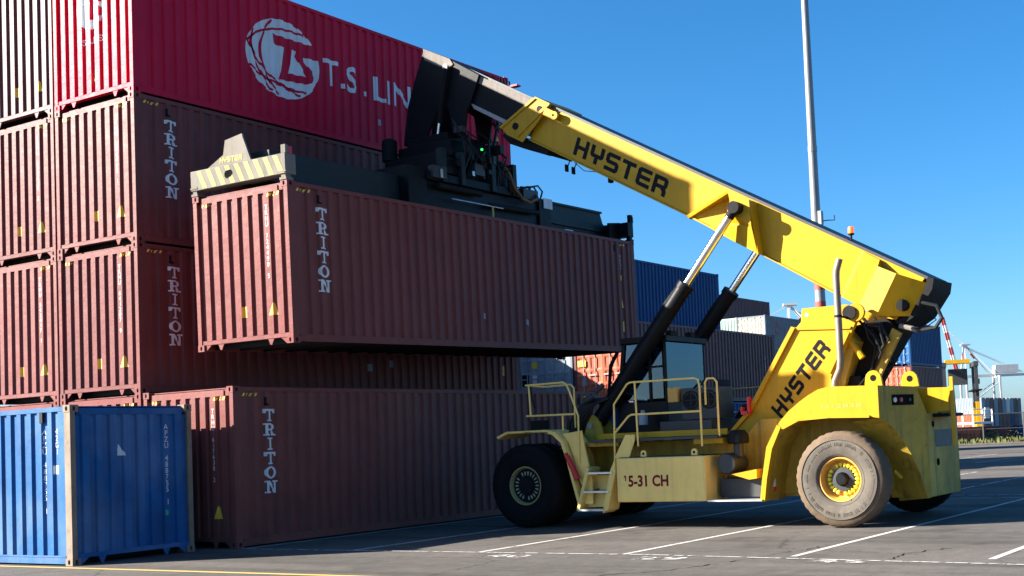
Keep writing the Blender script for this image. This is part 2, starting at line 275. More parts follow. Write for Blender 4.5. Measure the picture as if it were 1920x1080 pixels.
# ------------------------------------------------------------------ mesh helpers
class MB:
    def __init__(s): s.v = []; s.f = []
    def quad(s, *p):
        i = len(s.v); s.v += [tuple(q) for q in p]; s.f.append(tuple(range(i, i+len(p)))); return s
    def box(s, a, b):
        x0, y0, z0 = [min(p, q) for p, q in zip(a, b)]; x1, y1, z1 = [max(p, q) for p, q in zip(a, b)]
        i = len(s.v)
        s.v += [(x0,y0,z0),(x1,y0,z0),(x1,y1,z0),(x0,y1,z0),(x0,y0,z1),(x1,y0,z1),(x1,y1,z1),(x0,y1,z1)]
        s.f += [tuple(i+k for k in q) for q in ((0,3,2,1),(4,5,6,7),(0,1,5,4),(1,2,6,5),(2,3,7,6),(3,0,4,7))]
        return s
    def prism(s, poly, fn0, fn1):
        """poly 2d list; fn0/fn1 map (a,b)->3d for the two caps"""
        n = len(poly); i = len(s.v)
        s.v += [tuple(fn0(*p)) for p in poly] + [tuple(fn1(*p)) for p in poly]
        tris = tessellate_polygon([[Vector((p[0], p[1], 0)) for p in poly]])
        for t in tris:
            s.f.append((i+t[0], i+t[1], i+t[2])); s.f.append((i+n+t[2], i+n+t[1], i+n+t[0]))
        for k in range(n):
            s.f.append((i+k, i+(k+1) % n, i+n+(k+1) % n, i+n+k))
        return s
    def px(s, poly, x0, x1):  # polygon in YZ extruded in X
        return s.prism(poly, lambda a, b: (x0, a, b), lambda a, b: (x1, a, b))
    def py(s, poly, y0, y1):
        return s.prism(poly, lambda a, b: (a, y0, b), lambda a, b: (a, y1, b))
    def pz(s, poly, z0, z1):
        return s.prism(poly, lambda a, b: (a, b, z0), lambda a, b: (a, b, z1))
    def tube(s, pts, r, n=10, close=True):
        pts = [Vector(p) for p in pts]; rings = []
        rs = r if isinstance(r, (list, tuple)) else [r]*len(pts)
        prev = None
        for k, p in enumerate(pts):
            if k == 0: t = pts[1]-p
            elif k == len(pts)-1: t = p-pts[k-1]
            else: t = (pts[k+1]-p).normalized()+(p-pts[k-1]).normalized()
            t.normalize()
            if prev is None:
                a = t.orthogonal().normalized()
            else:
                a = prev - t*prev.dot(t)
                a = a.normalized() if a.length > 1e-6 else t.orthogonal().normalized()
            prev = a; b = t.cross(a); i = len(s.v)
            s.v += [tuple(p+(a*math.cos(2*PI*j/n)+b*math.sin(2*PI*j/n))*rs[k]) for j in range(n)]
            rings.append(i)
        for q in range(len(rings)-1):
            for j in range(n):
                s.f.append((rings[q]+j, rings[q]+(j+1) % n, rings[q+1]+(j+1) % n, rings[q+1]+j))
        if close:
            s.f.append(tuple(rings[0]+j for j in reversed(range(n)))); s.f.append(tuple(rings[-1]+j for j in range(n)))
        return s
    def lathe(s, prof, c, axis='x', n=48, mod=None):
        """prof: list of (along, radius)"""
        rings = []
        for q, (al, r) in enumerate(prof):
            i = len(s.v); rings.append(i)
            for j in range(n):
                rr = r*(mod(q, j) if mod else 1); a = 2*PI*j/n; ca, sa = math.cos(a)*rr, math.sin(a)*rr
                if axis == 'x': s.v.append((c[0]+al, c[1]+ca, c[2]+sa))
                elif axis == 'y': s.v.append((c[0]+ca, c[1]+al, c[2]+sa))
                else: s.v.append((c[0]+ca, c[1]+sa, c[2]+al))
        for q in range(len(rings)-1):
            for j in range(n):
                s.f.append((rings[q]+j, rings[q]+(j+1) % n, rings[q+1]+(j+1) % n, rings[q+1]+j))
        return s
    def disc(s, c, r, axis='x', n=24):
        i = len(s.v)
        for j in range(n):
            a = 2*PI*j/n; ca, sa = math.cos(a)*r, math.sin(a)*r
            s.v.append({'x': (c[0], c[1]+ca, c[2]+sa), 'y': (c[0]+ca, c[1], c[2]+sa), 'z': (c[0]+ca, c[1]+sa, c[2])}[axis])
        s.f.append(tuple(range(i, i+n))); return s
    def plate_hole(s, o, ax, ay, an, w, h, hw, hh, depth, hx=0.0, hy=0.0):
        """rectangular face with an oblong hole and a recess; o centre, ax/ay unit axes, an inward normal"""
        o, ax, ay, an = Vector(o), Vector(ax), Vector(ay), Vector(an); i = len(s.v); n = 12
        cor = [(-w, -h), (w, -h), (w, h), (-w, h)]
        s.v += [tuple(o+ax*a+ay*b) for a, b in cor]
        ring = []
        for j in range(n):
            a = 2*PI*(j+0.5)/n - 3*PI/4
            ca, sa = math.cos(a), math.sin(a)
            ring.append((hx+hw*ca, hy+(hh-hw)*(1 if sa > 0.01 else -1 if sa < -0.01 else 0)+hw*sa))
        s.v += [tuple(o+ax*a+ay*b) for a, b in ring] + [tuple(o+ax*a+ay*b+an*depth) for a, b in ring]
        q = n//4
        for k in range(4):
            for j in range(q):
                a = 4+(k*q+j) % n; b = 4+(k*q+j+1) % n
                if j < q-1: s.f.append((i+k, i+b, i+a)) if False else s.f.append((i+k, i+a, i+b)[::-1])
                else:
                    s.f.append((i+k, i+a, i+b, i+(k+1) % 4)[::-1])
        for j in range(n):
            s.f.append((i+4+j, i+4+(j+1) % n, i+4+n+(j+1) % n, i+4+n+j))
        s.f.append(tuple(i+4+n+j for j in range(n)))
        return s
    def mesh(s, name, off=(0, 0, 0)):
        me = bpy.data.meshes.new(name)
        if any(off): me.from_pydata([(a-off[0], b-off[1], c-off[2]) for a, b, c in s.v], [], s.f)
        else: me.from_pydata(s.v, [], s.f)
        bm = bmesh.new(); bm.from_mesh(me); bmesh.ops.recalc_face_normals(bm, faces=bm.faces); bm.to_mesh(me); bm.free()
        return me

def smooth(me, ang=35):
    for p in me.polygons: p.use_smooth = True
    try: me.set_sharp_from_angle(angle=R(ang))
    except Exception: pass

def obj(name, me, mat=None, parent=None, loc=(0, 0, 0), rot=(0, 0, 0), bevel=0.0, sm=True, kind=None):
    o = bpy.data.objects.new(name, me); COL.objects.link(o)
    o.location = loc; o.rotation_euler = rot
    if parent is not None: o.parent = parent
    if mat is not None:
        if len(me.materials) == 0: me.materials.append(None)
        o.material_slots[0].link = 'OBJECT'; o.material_slots[0].material = mat
    if sm and not me.get('sm'):
        smooth(me); me['sm'] = 1
    if bevel:
        b = o.modifiers.new('bevel', 'BEVEL'); b.width = bevel; b.segments = 2; b.limit_method = 'ANGLE'; b.angle_limit = R(40)
        b.harden_normals = False
    if kind: o['kind'] = kind
    return o

def tag(o, label, cat, group=None):
    o['label'] = label; o['category'] = cat
    if group: o['group'] = group
    return o

def thing(name, label, cat, loc=(0, 0, 0), rot=(0, 0, 0), group=None):
    o = bpy.data.objects.new(name, None); COL.objects.link(o); o.location = loc; o.rotation_euler = rot
    o.empty_display_size = 0.3
    return tag(o, label, cat, group)

# ------------------------------------------------------------------ lettering
GLY = {
 # square italic machine letters
 'H': ([(0,0),(.24,0),(.24,.39),(.66,.39),(.66,0),(.9,0),(.9,1),(.66,1),(.66,.61),(.24,.61),(.24,1),(0,1)],),
 'Y': ([(.33,0),(.57,0),(.57,.34),(.78,.34),(.9,.46),(.9,1),(.66,1),(.66,.56),(.24,.56),(.24,1),(0,1),(0,.46),(.12,.34),(.33,.34)],),
 'S': ([(0,0),(.76,0),(.9,.14),(.9,.47),(.76,.61),(.24,.61),(.24,.78),(.9,.78),(.9,1),(.14,1),(0,.86),(0,.53),(.14,.39),(.66,.39),(.66,.22),(0,.22)],),
 'T': ([(.33,0),(.57,0),(.57,.78),(.9,.78),(.9,1),(0,1),(0,.78),(.33,.78)],),
 'E': ([(.14,0),(.9,0),(.9,.22),(.24,.22),(.24,.39),(.86,.39),(.86,.61),(.24,.61),(.24,.78),(.9,.78),(.9,1),(.14,1),(0,.86),(0,.14)],),
 'R': ([(0,0),(.24,0),(.24,.34),(.52,.34),(.66,.2),(.66,0),(.9,0),(.9,.28),(.82,.42),(.9,.52),(.9,.86),(.76,1),(0,1)], [(.24,.56),(.66,.56),(.66,.78),(.24,.78)]),
}
SLAB = {
 'T': ([(.22,0),(.63,0),(.63,.12),(.52,.12),(.52,.84),(.68,.84),(.73,.66),(.85,.66),(.85,1),(0,1),(0,.66),(.12,.66),(.17,.84),(.33,.84),(.33,.12),(.22,.12)],),
 'R': ([(0,0),(.38,0),(.38,.12),(.28,.12),(.28,.42),(.42,.42),(.58,0),(.88,0),(.88,.12),(.76,.12),(.63,.45),(.75,.55),(.79,.7),(.75,.86),(.64,.96),(.5,1),(0,1),(0,.88),(.1,.88),(.1,.12),(0,.12)],
       [(.28,.55),(.48,.55),(.57,.62),(.6,.71),(.57,.8),(.48,.87),(.28,.87)]),
 'I': ([(.2,0),(.65,0),(.65,.12),(.52,.12),(.52,.88),(.65,.88),(.65,1),(.2,1),(.2,.88),(.33,.88),(.33,.12),(.2,.12)],),
 'O': ([(.43+.43*math.cos(a*PI/12), .5+.51*math.sin(a*PI/12)) for a in range(24)], [(.43+.25*math.cos(a*PI/12), .5+.37*math.sin(a*PI/12)) for a in range(24)]),
 'N': ([(0,0),(.34,0),(.34,.12),(.24,.12),(.24,.70),(.62,0),(.8,0),(.8,.88),(.9,.88),(.9,1),(.56,1),(.56,.88),(.66,.88),(.66,.34),(.28,1),(0,1),(0,.88),(.1,.88),(.1,.12),(0,.12)],),
}
def tess(loops):
    vs = [p for l in loops for p in l]
    tr = tessellate_polygon([[Vector((p[0], p[1], 0)) for p in l] for l in loops])
    return vs, [tuple(t) for t in tr]
class Flat:
    """2-D decal geometry in metres"""
    def __init__(s): s.v = []; s.f = []
    def poly(s, *loops):
        v, f = tess(loops); i = len(s.v); s.v += v; s.f += [tuple(i+k for k in t) for t in f]; return s
    def glyphs(s, table, text, h, x, y, gap=0.14, shear=0.0, vertical=False, pitch=None, wid=1.0):
        for ch in text:
            loops = [[(x+(px_*wid+shear*py_)*h, y+py_*h) for px_, py_ in l] for l in table[ch]]
            s.poly(*loops)
            if vertical: y -= pitch
            else: x += (0.9*wid+gap)*h
        return s
    def rect(s, x0, y0, x1, y1): return s.poly([(x0, y0), (x1, y0), (x1, y1), (x0, y1)])
    def text(s, body, h, x, y, vertical=False, pitch=None, align='LEFT', bold=0.0, wid=1.0):
        items = [(c, x, y-(k*(pitch or h*1.25))) for k, c in enumerate(body)] if vertical else [(body, x, y)]
        for b, xx, yy in items:
            if not b.strip(): continue
            v, f = text_geo(b, bold)
            w = max(p[0] for p in v) if align == 'CENTER' or vertical else 0
            i = len(s.v); s.v += [(xx+(p[0]-w/2)*h*wid, yy+p[1]*h) for p in v]; s.f += [tuple(i+k for k in q) for q in f]
        return s
_tg = {}
def text_geo(body, bold=0.0):
    k = (body, bold)
    if k in _tg: return _tg[k]
    c = bpy.data.curves.new('t', 'FONT'); c.body = body; c.size = 1.38; c.offset = bold; c.resolution_u = 3; c.dimensions = '2D'; c.fill_mode = 'FRONT'
    o = bpy.data.objects.new('t', c); COL.objects.link(o)
    bpy.context.view_layer.update()
    dg = bpy.context.evaluated_depsgraph_get(); me = o.evaluated_get(dg).to_mesh()
    r = ([(v.co.x, v.co.y) for v in me.vertices], [tuple(p.vertices) for p in me.polygons])
    o.evaluated_get(dg).to_mesh_clear()
    bpy.data.objects.remove(o); bpy.data.curves.remove(c)
    _tg[k] = r; return r
for _t in ('A','P','Z','U','4','8','7','5','1','2','G','T','R','H','6','3','0','9','K','L'): text_geo(_t)

def decal_mesh(flat, mapfn, folds=(), axis=0):
    """flat geometry -> mesh; split along fold lines (values of coordinate `axis`), then mapped to 3-D"""
    bm = bmesh.new()
    vs = [bm.verts.new((a, b, 0)) for a, b in flat.v]
    for f in flat.f:
        try: bm.faces.new([vs[k] for k in f])
        except ValueError: pass
    if flat.v and folds:
        lo = min(p[axis] for p in flat.v); hi = max(p[axis] for p in flat.v)
        no = (1, 0, 0) if axis == 0 else (0, 1, 0)
        for c in folds:
            if lo < c < hi:
                bmesh.ops.bisect_plane(bm, geom=bm.verts[:]+bm.edges[:]+bm.faces[:], plane_co=(c, 0, 0) if axis == 0 else (0, c, 0), plane_no=no, dist=1e-6)
    for v in bm.verts: v.co = Vector(mapfn(v.co.x, v.co.y))
    me = bpy.data.meshes.new('decal'); bm.to_mesh(me); bm.free(); me['sm'] = 1
    return me

# ------------------------------------------------------------------ containers
CW = 2.438; L40 = 12.192; L20 = 6.058; HC = 2.896; ST = 2.591
SIDE_Y = 0.014; SIDE_D = 0.040; END_X = 0.016; END_D = 0.045
def side_profile(L):
    pts = []; u = 0.16; n = int((L-0.32-0.07)/0.278); pad = (L-0.32-(n*0.278+0.072))/2
    pts.append((u, 0.0)); u += pad
    for k in range(n):
        pts += [(u+0.108, 0.0), (u+0.139, SIDE_D), (u+0.247, SIDE_D), (u+0.278, 0.0)]; u += 0.278
    pts.append((L-0.16, 0.0)); return pts
def end_profile():
    pts = [(0.1, END_D)]; u = 0.1; p = (CW-0.2)/8.45
    g = p*0.45
    for k in range(8):
        pts += [(u+g-0.018, END_D), (u+g, 0.0), (u+p-0.018, 0.0), (u+p, END_D)]; u += p
    pts.append((CW-0.1, END_D)); return pts
def interp(pts, u):
    if u <= pts[0][0]: return pts[0][1]
    for a, b in zip(pts, pts[1:]):
        if u <= b[0]: return a[1]+(b[1]-a[1])*((u-a[0])/max(1e-9, b[0]-a[0]))
    return pts[-1][1]
EP = end_profile()
_cm = {}
def cmesh(key, fn):
    if key not in _cm: _cm[key] = fn()
    return _cm[key]

def casting_mesh():
    b = MB(); x, y, z = 0.178, 0.162, 0.118
    b.plate_hole((0, y/2, z/2), (0, 1, 0), (0, 0, 1), (1, 0, 0), y/2, z/2, 0.0255, 0.0395, 0.09)
    b.plate_hole((x/2, 0, z/2), (1, 0, 0), (0, 0, 1), (0, 1, 0), x/2, z/2, 0.032, 0.0395, 0.09)
    b.quad((0, y, 0), (x, y, 0), (x, y, z), (0, y, z)); b.quad((x, 0, 0), (x, y, 0), (x, y, z), (x, 0, z))
    b.quad((0, 0, 0), (x, 0, 0), (x, y, 0), (0, y, 0)); b.quad((0, 0, z), (x, 0, z), (x, y, z), (0, y, z))
    return b.mesh('corner_casting')

def side_wall_mesh(L, H, mirror=False):
    b = MB(); P = side_profile(L); z0, z1 = 0.15, H-0.085
    for (u0, d0), (u1, d1) in zip(P, P[1:]):
        y0, y1 = SIDE_Y+d0, SIDE_Y+d1
        if mirror: y0, y1 = CW-y0, CW-y1
        b.quad((u0, y0, z0), (u1, y1, z0), (u1, y1, z1), (u0, y0, z1))
    me = b.mesh('side_wall'); me['sm'] = 1; return me
def end_wall_mesh(L, H, far=False):
    b = MB(); z0, z1 = 0.185, H-0.165
    for (u0, d0), (u1, d1) in zip(EP, EP[1:]):
        x0, x1 = END_X+d0, END_X+d1
        if far: x0, x1 = L-x0, L-x1
        b.quad((x0, u0, z0), (x1, u1, z0), (x1, u1, z1), (x0, u0, z1))
    # thin top ledge closing the corrugation against the header
    xx = (0.02, 0.075) if not far else (L-0.075, L-0.02)
    b.quad((xx[0], 0.1, z1), (xx[1], 0.1, z1), (xx[1], CW-0.1, z1), (xx[0], CW-0.1, z1))
    me = b.mesh('end_wall'); me['sm'] = 1; return me
def door_leaf_mesh(H, y0, y1):
    b = MB(); z0, z1 = 0.16, H-0.13; zs = [z0]; n = 5
    ys = [y0, y0+0.07, y0+0.10, (y0+y1)/2-0.06, (y0+y1)/2-0.03, (y0+y1)/2+0.03, (y0+y1)/2+0.06, y1-0.10, y1-0.07, y1]
    dy = [0, 0, 1, 1, 0, 0, 1, 1, 0, 0]
    hh = (z1-z0-0.1)/n; zz = [z0]; dz = [0]
    for k in range(n):
        a = z0+0.08+k*hh
        zz += [a, a+0.05, a+hh-0.11, a+hh-0.06]; dz += [0, 1, 1, 0]
    zz.append(z1); dz.append(0)
    grid = {}
    for i, z in enumerate(zz):
        for j, y in enumerate(ys):
            grid[i, j] = len(b.v); b.v.append((0.03+0.036*dz[i]*dy[j], y, z))
    for i in range(len(zz)-1):
        for j in range(len(ys)-1):
            b.f.append((grid[i, j], grid[i, j+1], grid[i+1, j+1], grid[i+1, j]))
    return b.mesh('door')

def container(label, loc, mat, rot=(0, 0, 0), L=L40, H=HC, near='wall', far='door', group=None, detail=2,
              postmat=None, castmat=None, doormat=None, name='shipping_container'):
    t = thing(name, label, 'container', loc, rot, group)
    P = (lambda n, me, m=mat: obj(n, me, m, t))
    pm = postmat or mat; cm_ = castmat or pm
    if detail >= 2:
        cast = cmesh('cast', casting_mesh)
        for ix in (0, 1):
            for iy in (0, 1):
                for iz in (0, 1):
                    o = obj('corner_casting', cast, cm_, t, (ix*L, iy*CW, iz*(H-0.118)))
                    o.scale = (-1 if ix else 1, -1 if iy else 1, 1)
        pme = cmesh(('post', H), lambda: MB().box((0.006, 0.006, 0.118), (0.16, 0.1, H-0.118)).mesh('corner_post'))
        for ix in (0, 1):
            for iy in (0, 1):
                o = obj('corner_post', pme, pm, t, (ix*L, iy*CW, 0)); o.scale = (-1 if ix else 1, -1 if iy else 1, 1)
        P('top_side_rail', cmesh(('tsr', L, H), lambda: MB().box((0.178, 0.008, H-0.095), (L-0.178, 0.066, H-0.02)).mesh('top_side_rail')))
        o = P('top_side_rail', _cm[('tsr', L, H)]); o.location = (0, CW, 0); o.scale = (1, -1, 1)
        P('bottom_side_rail', cmesh(('bsr', L), lambda: MB().box((0.178, 0.012, 0.03), (L-0.178, 0.06, 0.145)).box((0.178, 0.004, 0.135), (L-0.178, 0.062, 0.162)).mesh('bottom_side_rail')))
        o = P('bottom_side_rail', _cm[('bsr', L)]); o.location = (0, CW, 0); o.scale = (1, -1, 1)
        hd = cmesh(('head', H), lambda: MB().box((0.055, 0.162, H-0.165), (0.16, CW-0.162, H-0.05)).box((0.035, 0.28, H-0.165), (0.052, CW-0.2, H-0.06)).mesh('header'))
        sill = cmesh('sill', lambda: MB().box((0.02, 0.1, 0.115), (0.14, CW-0.1, 0.19)).mesh('sill'))
        gus = cmesh('gus', lambda: MB().prism([(0, 0.114), (0.15, 0.114), (0.10, 0.005), (0.06, 0.005)], lambda a, b: (0.03, a, b), lambda a, b: (0.05, a, b)).mesh('gusset'))
        gus2 = cmesh('gus2', lambda: MB().prism([(0.163, 0.114), (0.33, 0.114), (0.2, 0.012), (0.163, 0.012)], lambda a, b: (0.03, a, b), lambda a, b: (0.05, a, b)).mesh('gusset'))
        for ix in (0, 1):
            for nm, me in (('header', hd), ('sill', sill)):
                o = P(nm, me)
                if ix: o.location = (L, 0, 0); o.scale = (-1, 1, 1)
        for y in (0.5, 1.78): o = P('gusset', gus); o.location = (0, y, 0)
        P('gusset', gus2); o = P('gusset', gus2); o.location = (0, CW, 0); o.scale = (1, -1, 1)
    else:
        def fr():
            b = MB()
            for x0 in (0, L-0.16):
                for y0 in (0, CW-0.1): b.box((x0, y0, 0), (x0+0.16, y0+0.1, H))
            for y0 in (0, CW-0.06): b.box((0.16, y0, H-0.1), (L-0.16, y0+0.06, H-0.02)); b.box((0.16, y0, 0.02), (L-0.16, y0+0.06, 0.16))
            for x0 in (0.02, L-0.12): b.box((x0, 0.1, 0.1), (x0+0.1, CW-0.1, 0.19)); b.box((x0, 0.1, H-0.165), (x0+0.1, CW-0.1, H-0.04))
            return b.mesh('frame')
        P('frame', cmesh(('fr', L, H), fr), pm)
    P('side_wall', cmesh(('sw', L, H), lambda: side_wall_mesh(L, H)))
    P('side_wall', cmesh(('swm', L, H), lambda: side_wall_mesh(L, H, True)))
    P('roof', cmesh(('roof', L, H), lambda: MB().box((0.1, 0.05, H-0.035), (L-0.1, CW-0.05, H-0.018)).mesh('roof')))
    P('floor', cmesh(('floor', L), lambda: floor_mesh(L)), M['blackm'])
    for e, kind in ((0, near), (1, far)):
        if kind == 'wall':
            P('end_wall', cmesh(('ew', L, H, e), lambda: end_wall_mesh(L, H, bool(e))))
        else:
            dm = doormat or mat
            for k, (y0, y1) in enumerate(((0.1, CW/2-0.008), (CW/2+0.008, CW-0.1))):
                d = obj('door', cmesh(('door', H, k), lambda: door_leaf_mesh(H, y0, y1)), dm, t)
                if e: d.location = (L, 0, 0); d.scale = (-1, 1, 1)
                if detail >= 1:
                    for q in (0.28, 0.72):
                        yy = y0+(y1-y0)*q
                        obj('locking_bar', cmesh(('bar', H, round(yy, 3)), lambda: MB().tube([(0.012, yy, 0.1), (0.012, yy, H-0.1)], 0.019, 6).box((-0.01, yy-0.05, 0.12), (0.03, yy+0.05, 0.17)).box((-0.01, yy-0.05, H-0.17), (0.03, yy+0.05, H-0.12)).box((-0.012, yy-0.03, 1.02), (0.008, yy+0.28, 1.06)).mesh('locking_bar')), M['grey'] if doormat else dm, d)
    return t
def floor_mesh(L):
    b = MB().box((0.12, 0.07, 0.135), (L-0.12, CW-0.07, 0.16))
    x = 0.35
    while x < L-0.3: b.box((x, 0.07, 0.03), (x+0.05, CW-0.07, 0.135)); x += 0.6
    return b.mesh('floor')

def side_map(L, eps=0.003):
    P = side_profile(L); return (lambda a, b: (a, SIDE_Y+interp(P, a)-eps, b)), [p[0] for p in P]
def end_map(eps=0.003):   # flat x = distance from the left edge as seen from outside (-X side): y = CW - a
    return (lambda a, b: (END_X+interp(EP, CW-a)-eps, CW-a, b)), [CW-p[0] for p in EP]
def side_decal(t, name, flat, mat, L=L40, eps=0.003):
    f, folds = side_map(L, eps); return obj(name, decal_mesh(flat, f, folds), mat, t, sm=False)
def end_decal(t, name, flat, mat, eps=0.003):
    f, folds = end_map(eps); return obj(name, decal_mesh(flat, f, folds), mat, t, sm=False)

def vwords(number, h, x, y, pitch):
    out = []; k = 0
    for w in number.split(' '):
        out.append(Flat().text(w, h, x, y-k*pitch, vertical=True, pitch=pitch)); k += len(w)+1
    return out
def stripes(x0, x1, z, n=4, h=0.055):
    f = Flat(); w = (x1-x0)/n
    for k in range(n): f.poly([(x0+k*w, z-h), (x0+k*w+w*0.5, z-h), (x0+k*w+w*0.85, z), (x0+k*w+w*0.35, z)])
    return f
def triton_marks(t, number, side=True, end=True, rightmarks=True, stickers=True):
    if side:
        side_decal(t, 'lettering', Flat().glyphs(SLAB, 'TRITON', 0.225, 0.735, 2.255, vertical=True, pitch=0.263, wid=1.5), M['white'])
        side_decal(t, 'height_marking', stripes(0.22, 0.6, HC-0.125), M['decyel'])
        obj('vent', MB().box((0.76, 0.004, 2.55), (0.80, 0.03, 2.70)).box((0.76, 0.004, 2.545), (0.86, 0.03, 2.575)).mesh('vent'), M['blackm'], t)
    if end:
        end_decal(t, 'height_marking', stripes(1.9, 2.25, HC-0.18, 3, 0.06), M['decyel']); end_decal(t, 'height_marking', stripes(0.2, 0.42, HC-0.18, 2, 0.06), M['decyel'])
        for q in vwords(number, 0.085, 1.885, 2.43, 0.103): end_decal(t, 'serial_lettering', q, M['white'])
        if stickers:
            end_decal(t, 'data_sticker', Flat().rect(1.16, 0.54, 1.27, 0.74), M['decyel'])
            end_decal(t, 'warning_sticker', Flat().poly([(1.85, 0.53), (2.04, 0.53), (1.96, 0.76)]), M['decyel'])
    if rightmarks:
        for q in vwords(number, 0.085, 11.2, 2.42, 0.103): side_decal(t, 'serial_lettering', q, M['white'])
        side_decal(t, 'size_lettering', Flat().text('45G1', 0.085, 11.53, 2.42, vertical=True, pitch=0.105), M['white'])
        side_decal(t, 'data_sticker', Flat().rect(11.46, 0.54, 11.58, 0.80), M['decyel']); side_decal(t, 'data_sticker', Flat().rect(11.47, 1.84, 11.56, 1.97), M['decyel'])
        side_decal(t, 'warning_sticker', Flat().poly([(11.44, 1.15), (11.60, 1.15), (11.52, 1.36)]), M['decyel'])
        side_decal(t, 'height_marking', stripes(11.45, 11.82, HC-0.125), M['decyel'])
        obj('vent', MB().box((11.2, 0.004, 2.55), (11.25, 0.03, 2.72)).mesh('vent'), M['blackm'], t)

# near stack: two columns of four
GS = 'stacked containers behind the reach stacker'
c1 = container('brown container at the bottom of the four-high stack, mostly hidden behind its neighbours', (0, 0, 0), M['brown'], group=GS)
triton_marks(c1, 'TRHU 528814 3', side=False, rightmarks=False)
c2 = container('x', (0, 0, HC), M['brownc'], group=GS)
c2['label'] = 'brown lettered container one above the ground in the corner stack, partly behind the hanging container'
triton_marks(c2, 'TRHU 641207 9')
c3 = container('brown lettered container third from the ground, right under the crimson one', (0, 0, 2*HC), M['brownd'], group=GS)
triton_marks(c3, 'TRHU 580463 1')
side_decal(c2, 'paper_label', Flat().rect(6.3, 0.55, 6.42, 0.72), M['greyc']); side_decal(c2, 'paper_label', Flat().rect(7.05, 0.66, 7.16, 0.82), M['greyc'])
c4 = container('crimson container on top of the stack with a large white globe logo', (0, 0, 3*HC), M['red'], group=GS)
for k, (lab, m) in enumerate((('brown container at ground level, leftmost column, only its top rail showing', 'brown'), ('brown container second from the ground in the leftmost column', 'brownb'),
        ('brown container third from the ground in the leftmost column', 'brownc'), ('dull plum container on top of the leftmost column beside the crimson one', 'brown2'))):
    t = container(lab, (0.0, CW+0.05, k*HC), M[m], group=GS)
    triton_marks(t, 'TRHU 5%d2417 %d' % (k+3, k), side=False, rightmarks=False)

MONO_OUT = [(252, 228), (330, 256), (410, 280), (512, 312), (600, 345), (600, 432), (560, 418), (458, 392), (466, 425), (485, 452), (520, 495), (533, 530), (530, 555), (512, 572), (478, 580), (400, 564), (292, 540), (326, 325), (258, 295)]
MONO_IN = [(378, 338), (416, 350), (402, 385), (432, 440), (480, 527), (430, 518), (356, 500)]
def crimson_marks(t):
    # globe logo: white disc, crimson meridians and monogram laid on it
    cx_, cz_ = 3.94, 10.21-3*HC
    def lp(x, y): return (cx_+(x-325)/242*1.06, cz_-((y-404)-0.31*(x-325))/264*0.86)
    f = Flat(); f.poly([(cx_+1.06*math.cos(2*PI*k/56), cz_+0.86*math.sin(2*PI*k/56)) for k in range(56)])
    side_decal(t, 'globe_logo', f, M['white'])
    g = Flat()
    def ribbon(pts, w):
        L_ = []; R_ = []
        for i, p in enumerate(pts):
            a = pts[max(0, i-1)]; b = pts[min(len(pts)-1, i+1)]; d = Vector((b[0]-a[0], b[1]-a[1])).normalized()
            L_.append((p[0]-d.y*w/2, p[1]+d.x*w/2)); R_.append((p[0]+d.y*w/2, p[1]-d.x*w/2))
        for i in range(len(pts)-1): g.poly([L_[i], L_[i+1], R_[i+1], R_[i]])
    def curve(pts):      # smooth line through points
        P = [Vector(lp(*p)) for p in pts]; out = []
        for i in range(len(P)-1):
            p0, p1, p2, p3 = P[max(0, i-1)], P[i], P[i+1], P[min(len(P)-1, i+2)]
            for k in range(6):
                u = k/6; out.append(tuple(0.5*((2*p1)+(p2-p0)*u+(2*p0-5*p1+4*p2-p3)*u*u+(3*p1-p0-3*p2+p3)*u**3)))
        out.append(tuple(P[-1])); return out
    ribbon(curve([(248, 138), (205, 200), (172, 300), (180, 420), (235, 560), (290, 640)]), 0.05)
    ribbon(curve([(95, 270), (150, 222), (240, 200), (340, 205), (470, 245)]), 0.05)
    ribbon(curve([(125, 195), (112, 300), (150, 440), (225, 590), (245, 610)]), 0.05)
    ribbon(curve([(90, 260), (150, 400), (250, 530), (370, 610), (480, 640)]), 0.05)
    ribbon(curve([(100, 430), (180, 510), (300, 580), (430, 660)]), 0.05)
    side_decal(t, 'globe_lines', g, M['red'], eps=0.006)
    h = Flat()
    h.poly([lp(*p) for p in MONO_OUT], [lp(*p) for p in MONO_IN])
    side_decal(t, 'monogram', h, M['red'], eps=0.0085)
    w = Flat(); z = 9.93-3*HC
    for q in (Flat().text('T', 0.60, 5.16, z+0.02, bold=0.02, wid=0.95).rect(5.72, z+0.02, 5.82, z+0.13), Flat().text('S', 0.60, 5.90, z+0.0, bold=0.03, wid=0.9).rect(6.46, z, 6.57, z+0.11),
              Flat().text('LINES', 0.58, 6.76, z-0.02, bold=0.02, wid=1.16)):
        side_decal(t, 'lettering', q, M['white'])
    side_decal(t, 'paper_label', Flat().rect(6.9, 0.62, 7.03, 0.76), M['greyc'])
    side_decal(t, 'warning_sticker', Flat().poly([(11.5, 1.05), (11.68, 1.05), (11.56, 1.3)]), M['decyel'])
    side_decal(t, 'serial_lettering', Flat().text('TSTU 228416', 0.085, 11.15, 2.42, vertical=True, pitch=0.105), M['white'])
    end_decal(t, 'end_logo', Flat().poly([(1.16+0.40*math.cos(2*PI*k/40), 1.88+0.42*math.sin(2*PI*k/40)) for k in range(40)]), M['white'])
    ef = lambda x, y: (1.16+(x-325)/242*0.40, 1.88-((y-404)-0.31*(x-325))/264*0.42)
    end_decal(t, 'end_monogram', Flat().poly([ef(*p) for p in MONO_OUT], [ef(*p) for p in MONO_IN]), M['red'], eps=0.006)
    end_decal(t, 'end_lettering', Flat().text('T.S.', 0.13, 0.74, 1.18, bold=0.01), M['white']); end_decal(t, 'end_lettering', Flat().text('LINES', 0.13, 1.12, 1.18, bold=0.01), M['white'])
    end_decal(t, 'warning_sticker', Flat().poly([(1.2, 0.42), (1.4, 0.42), (1.31, 0.65)]), M['decyel'])
crimson_marks(c4)

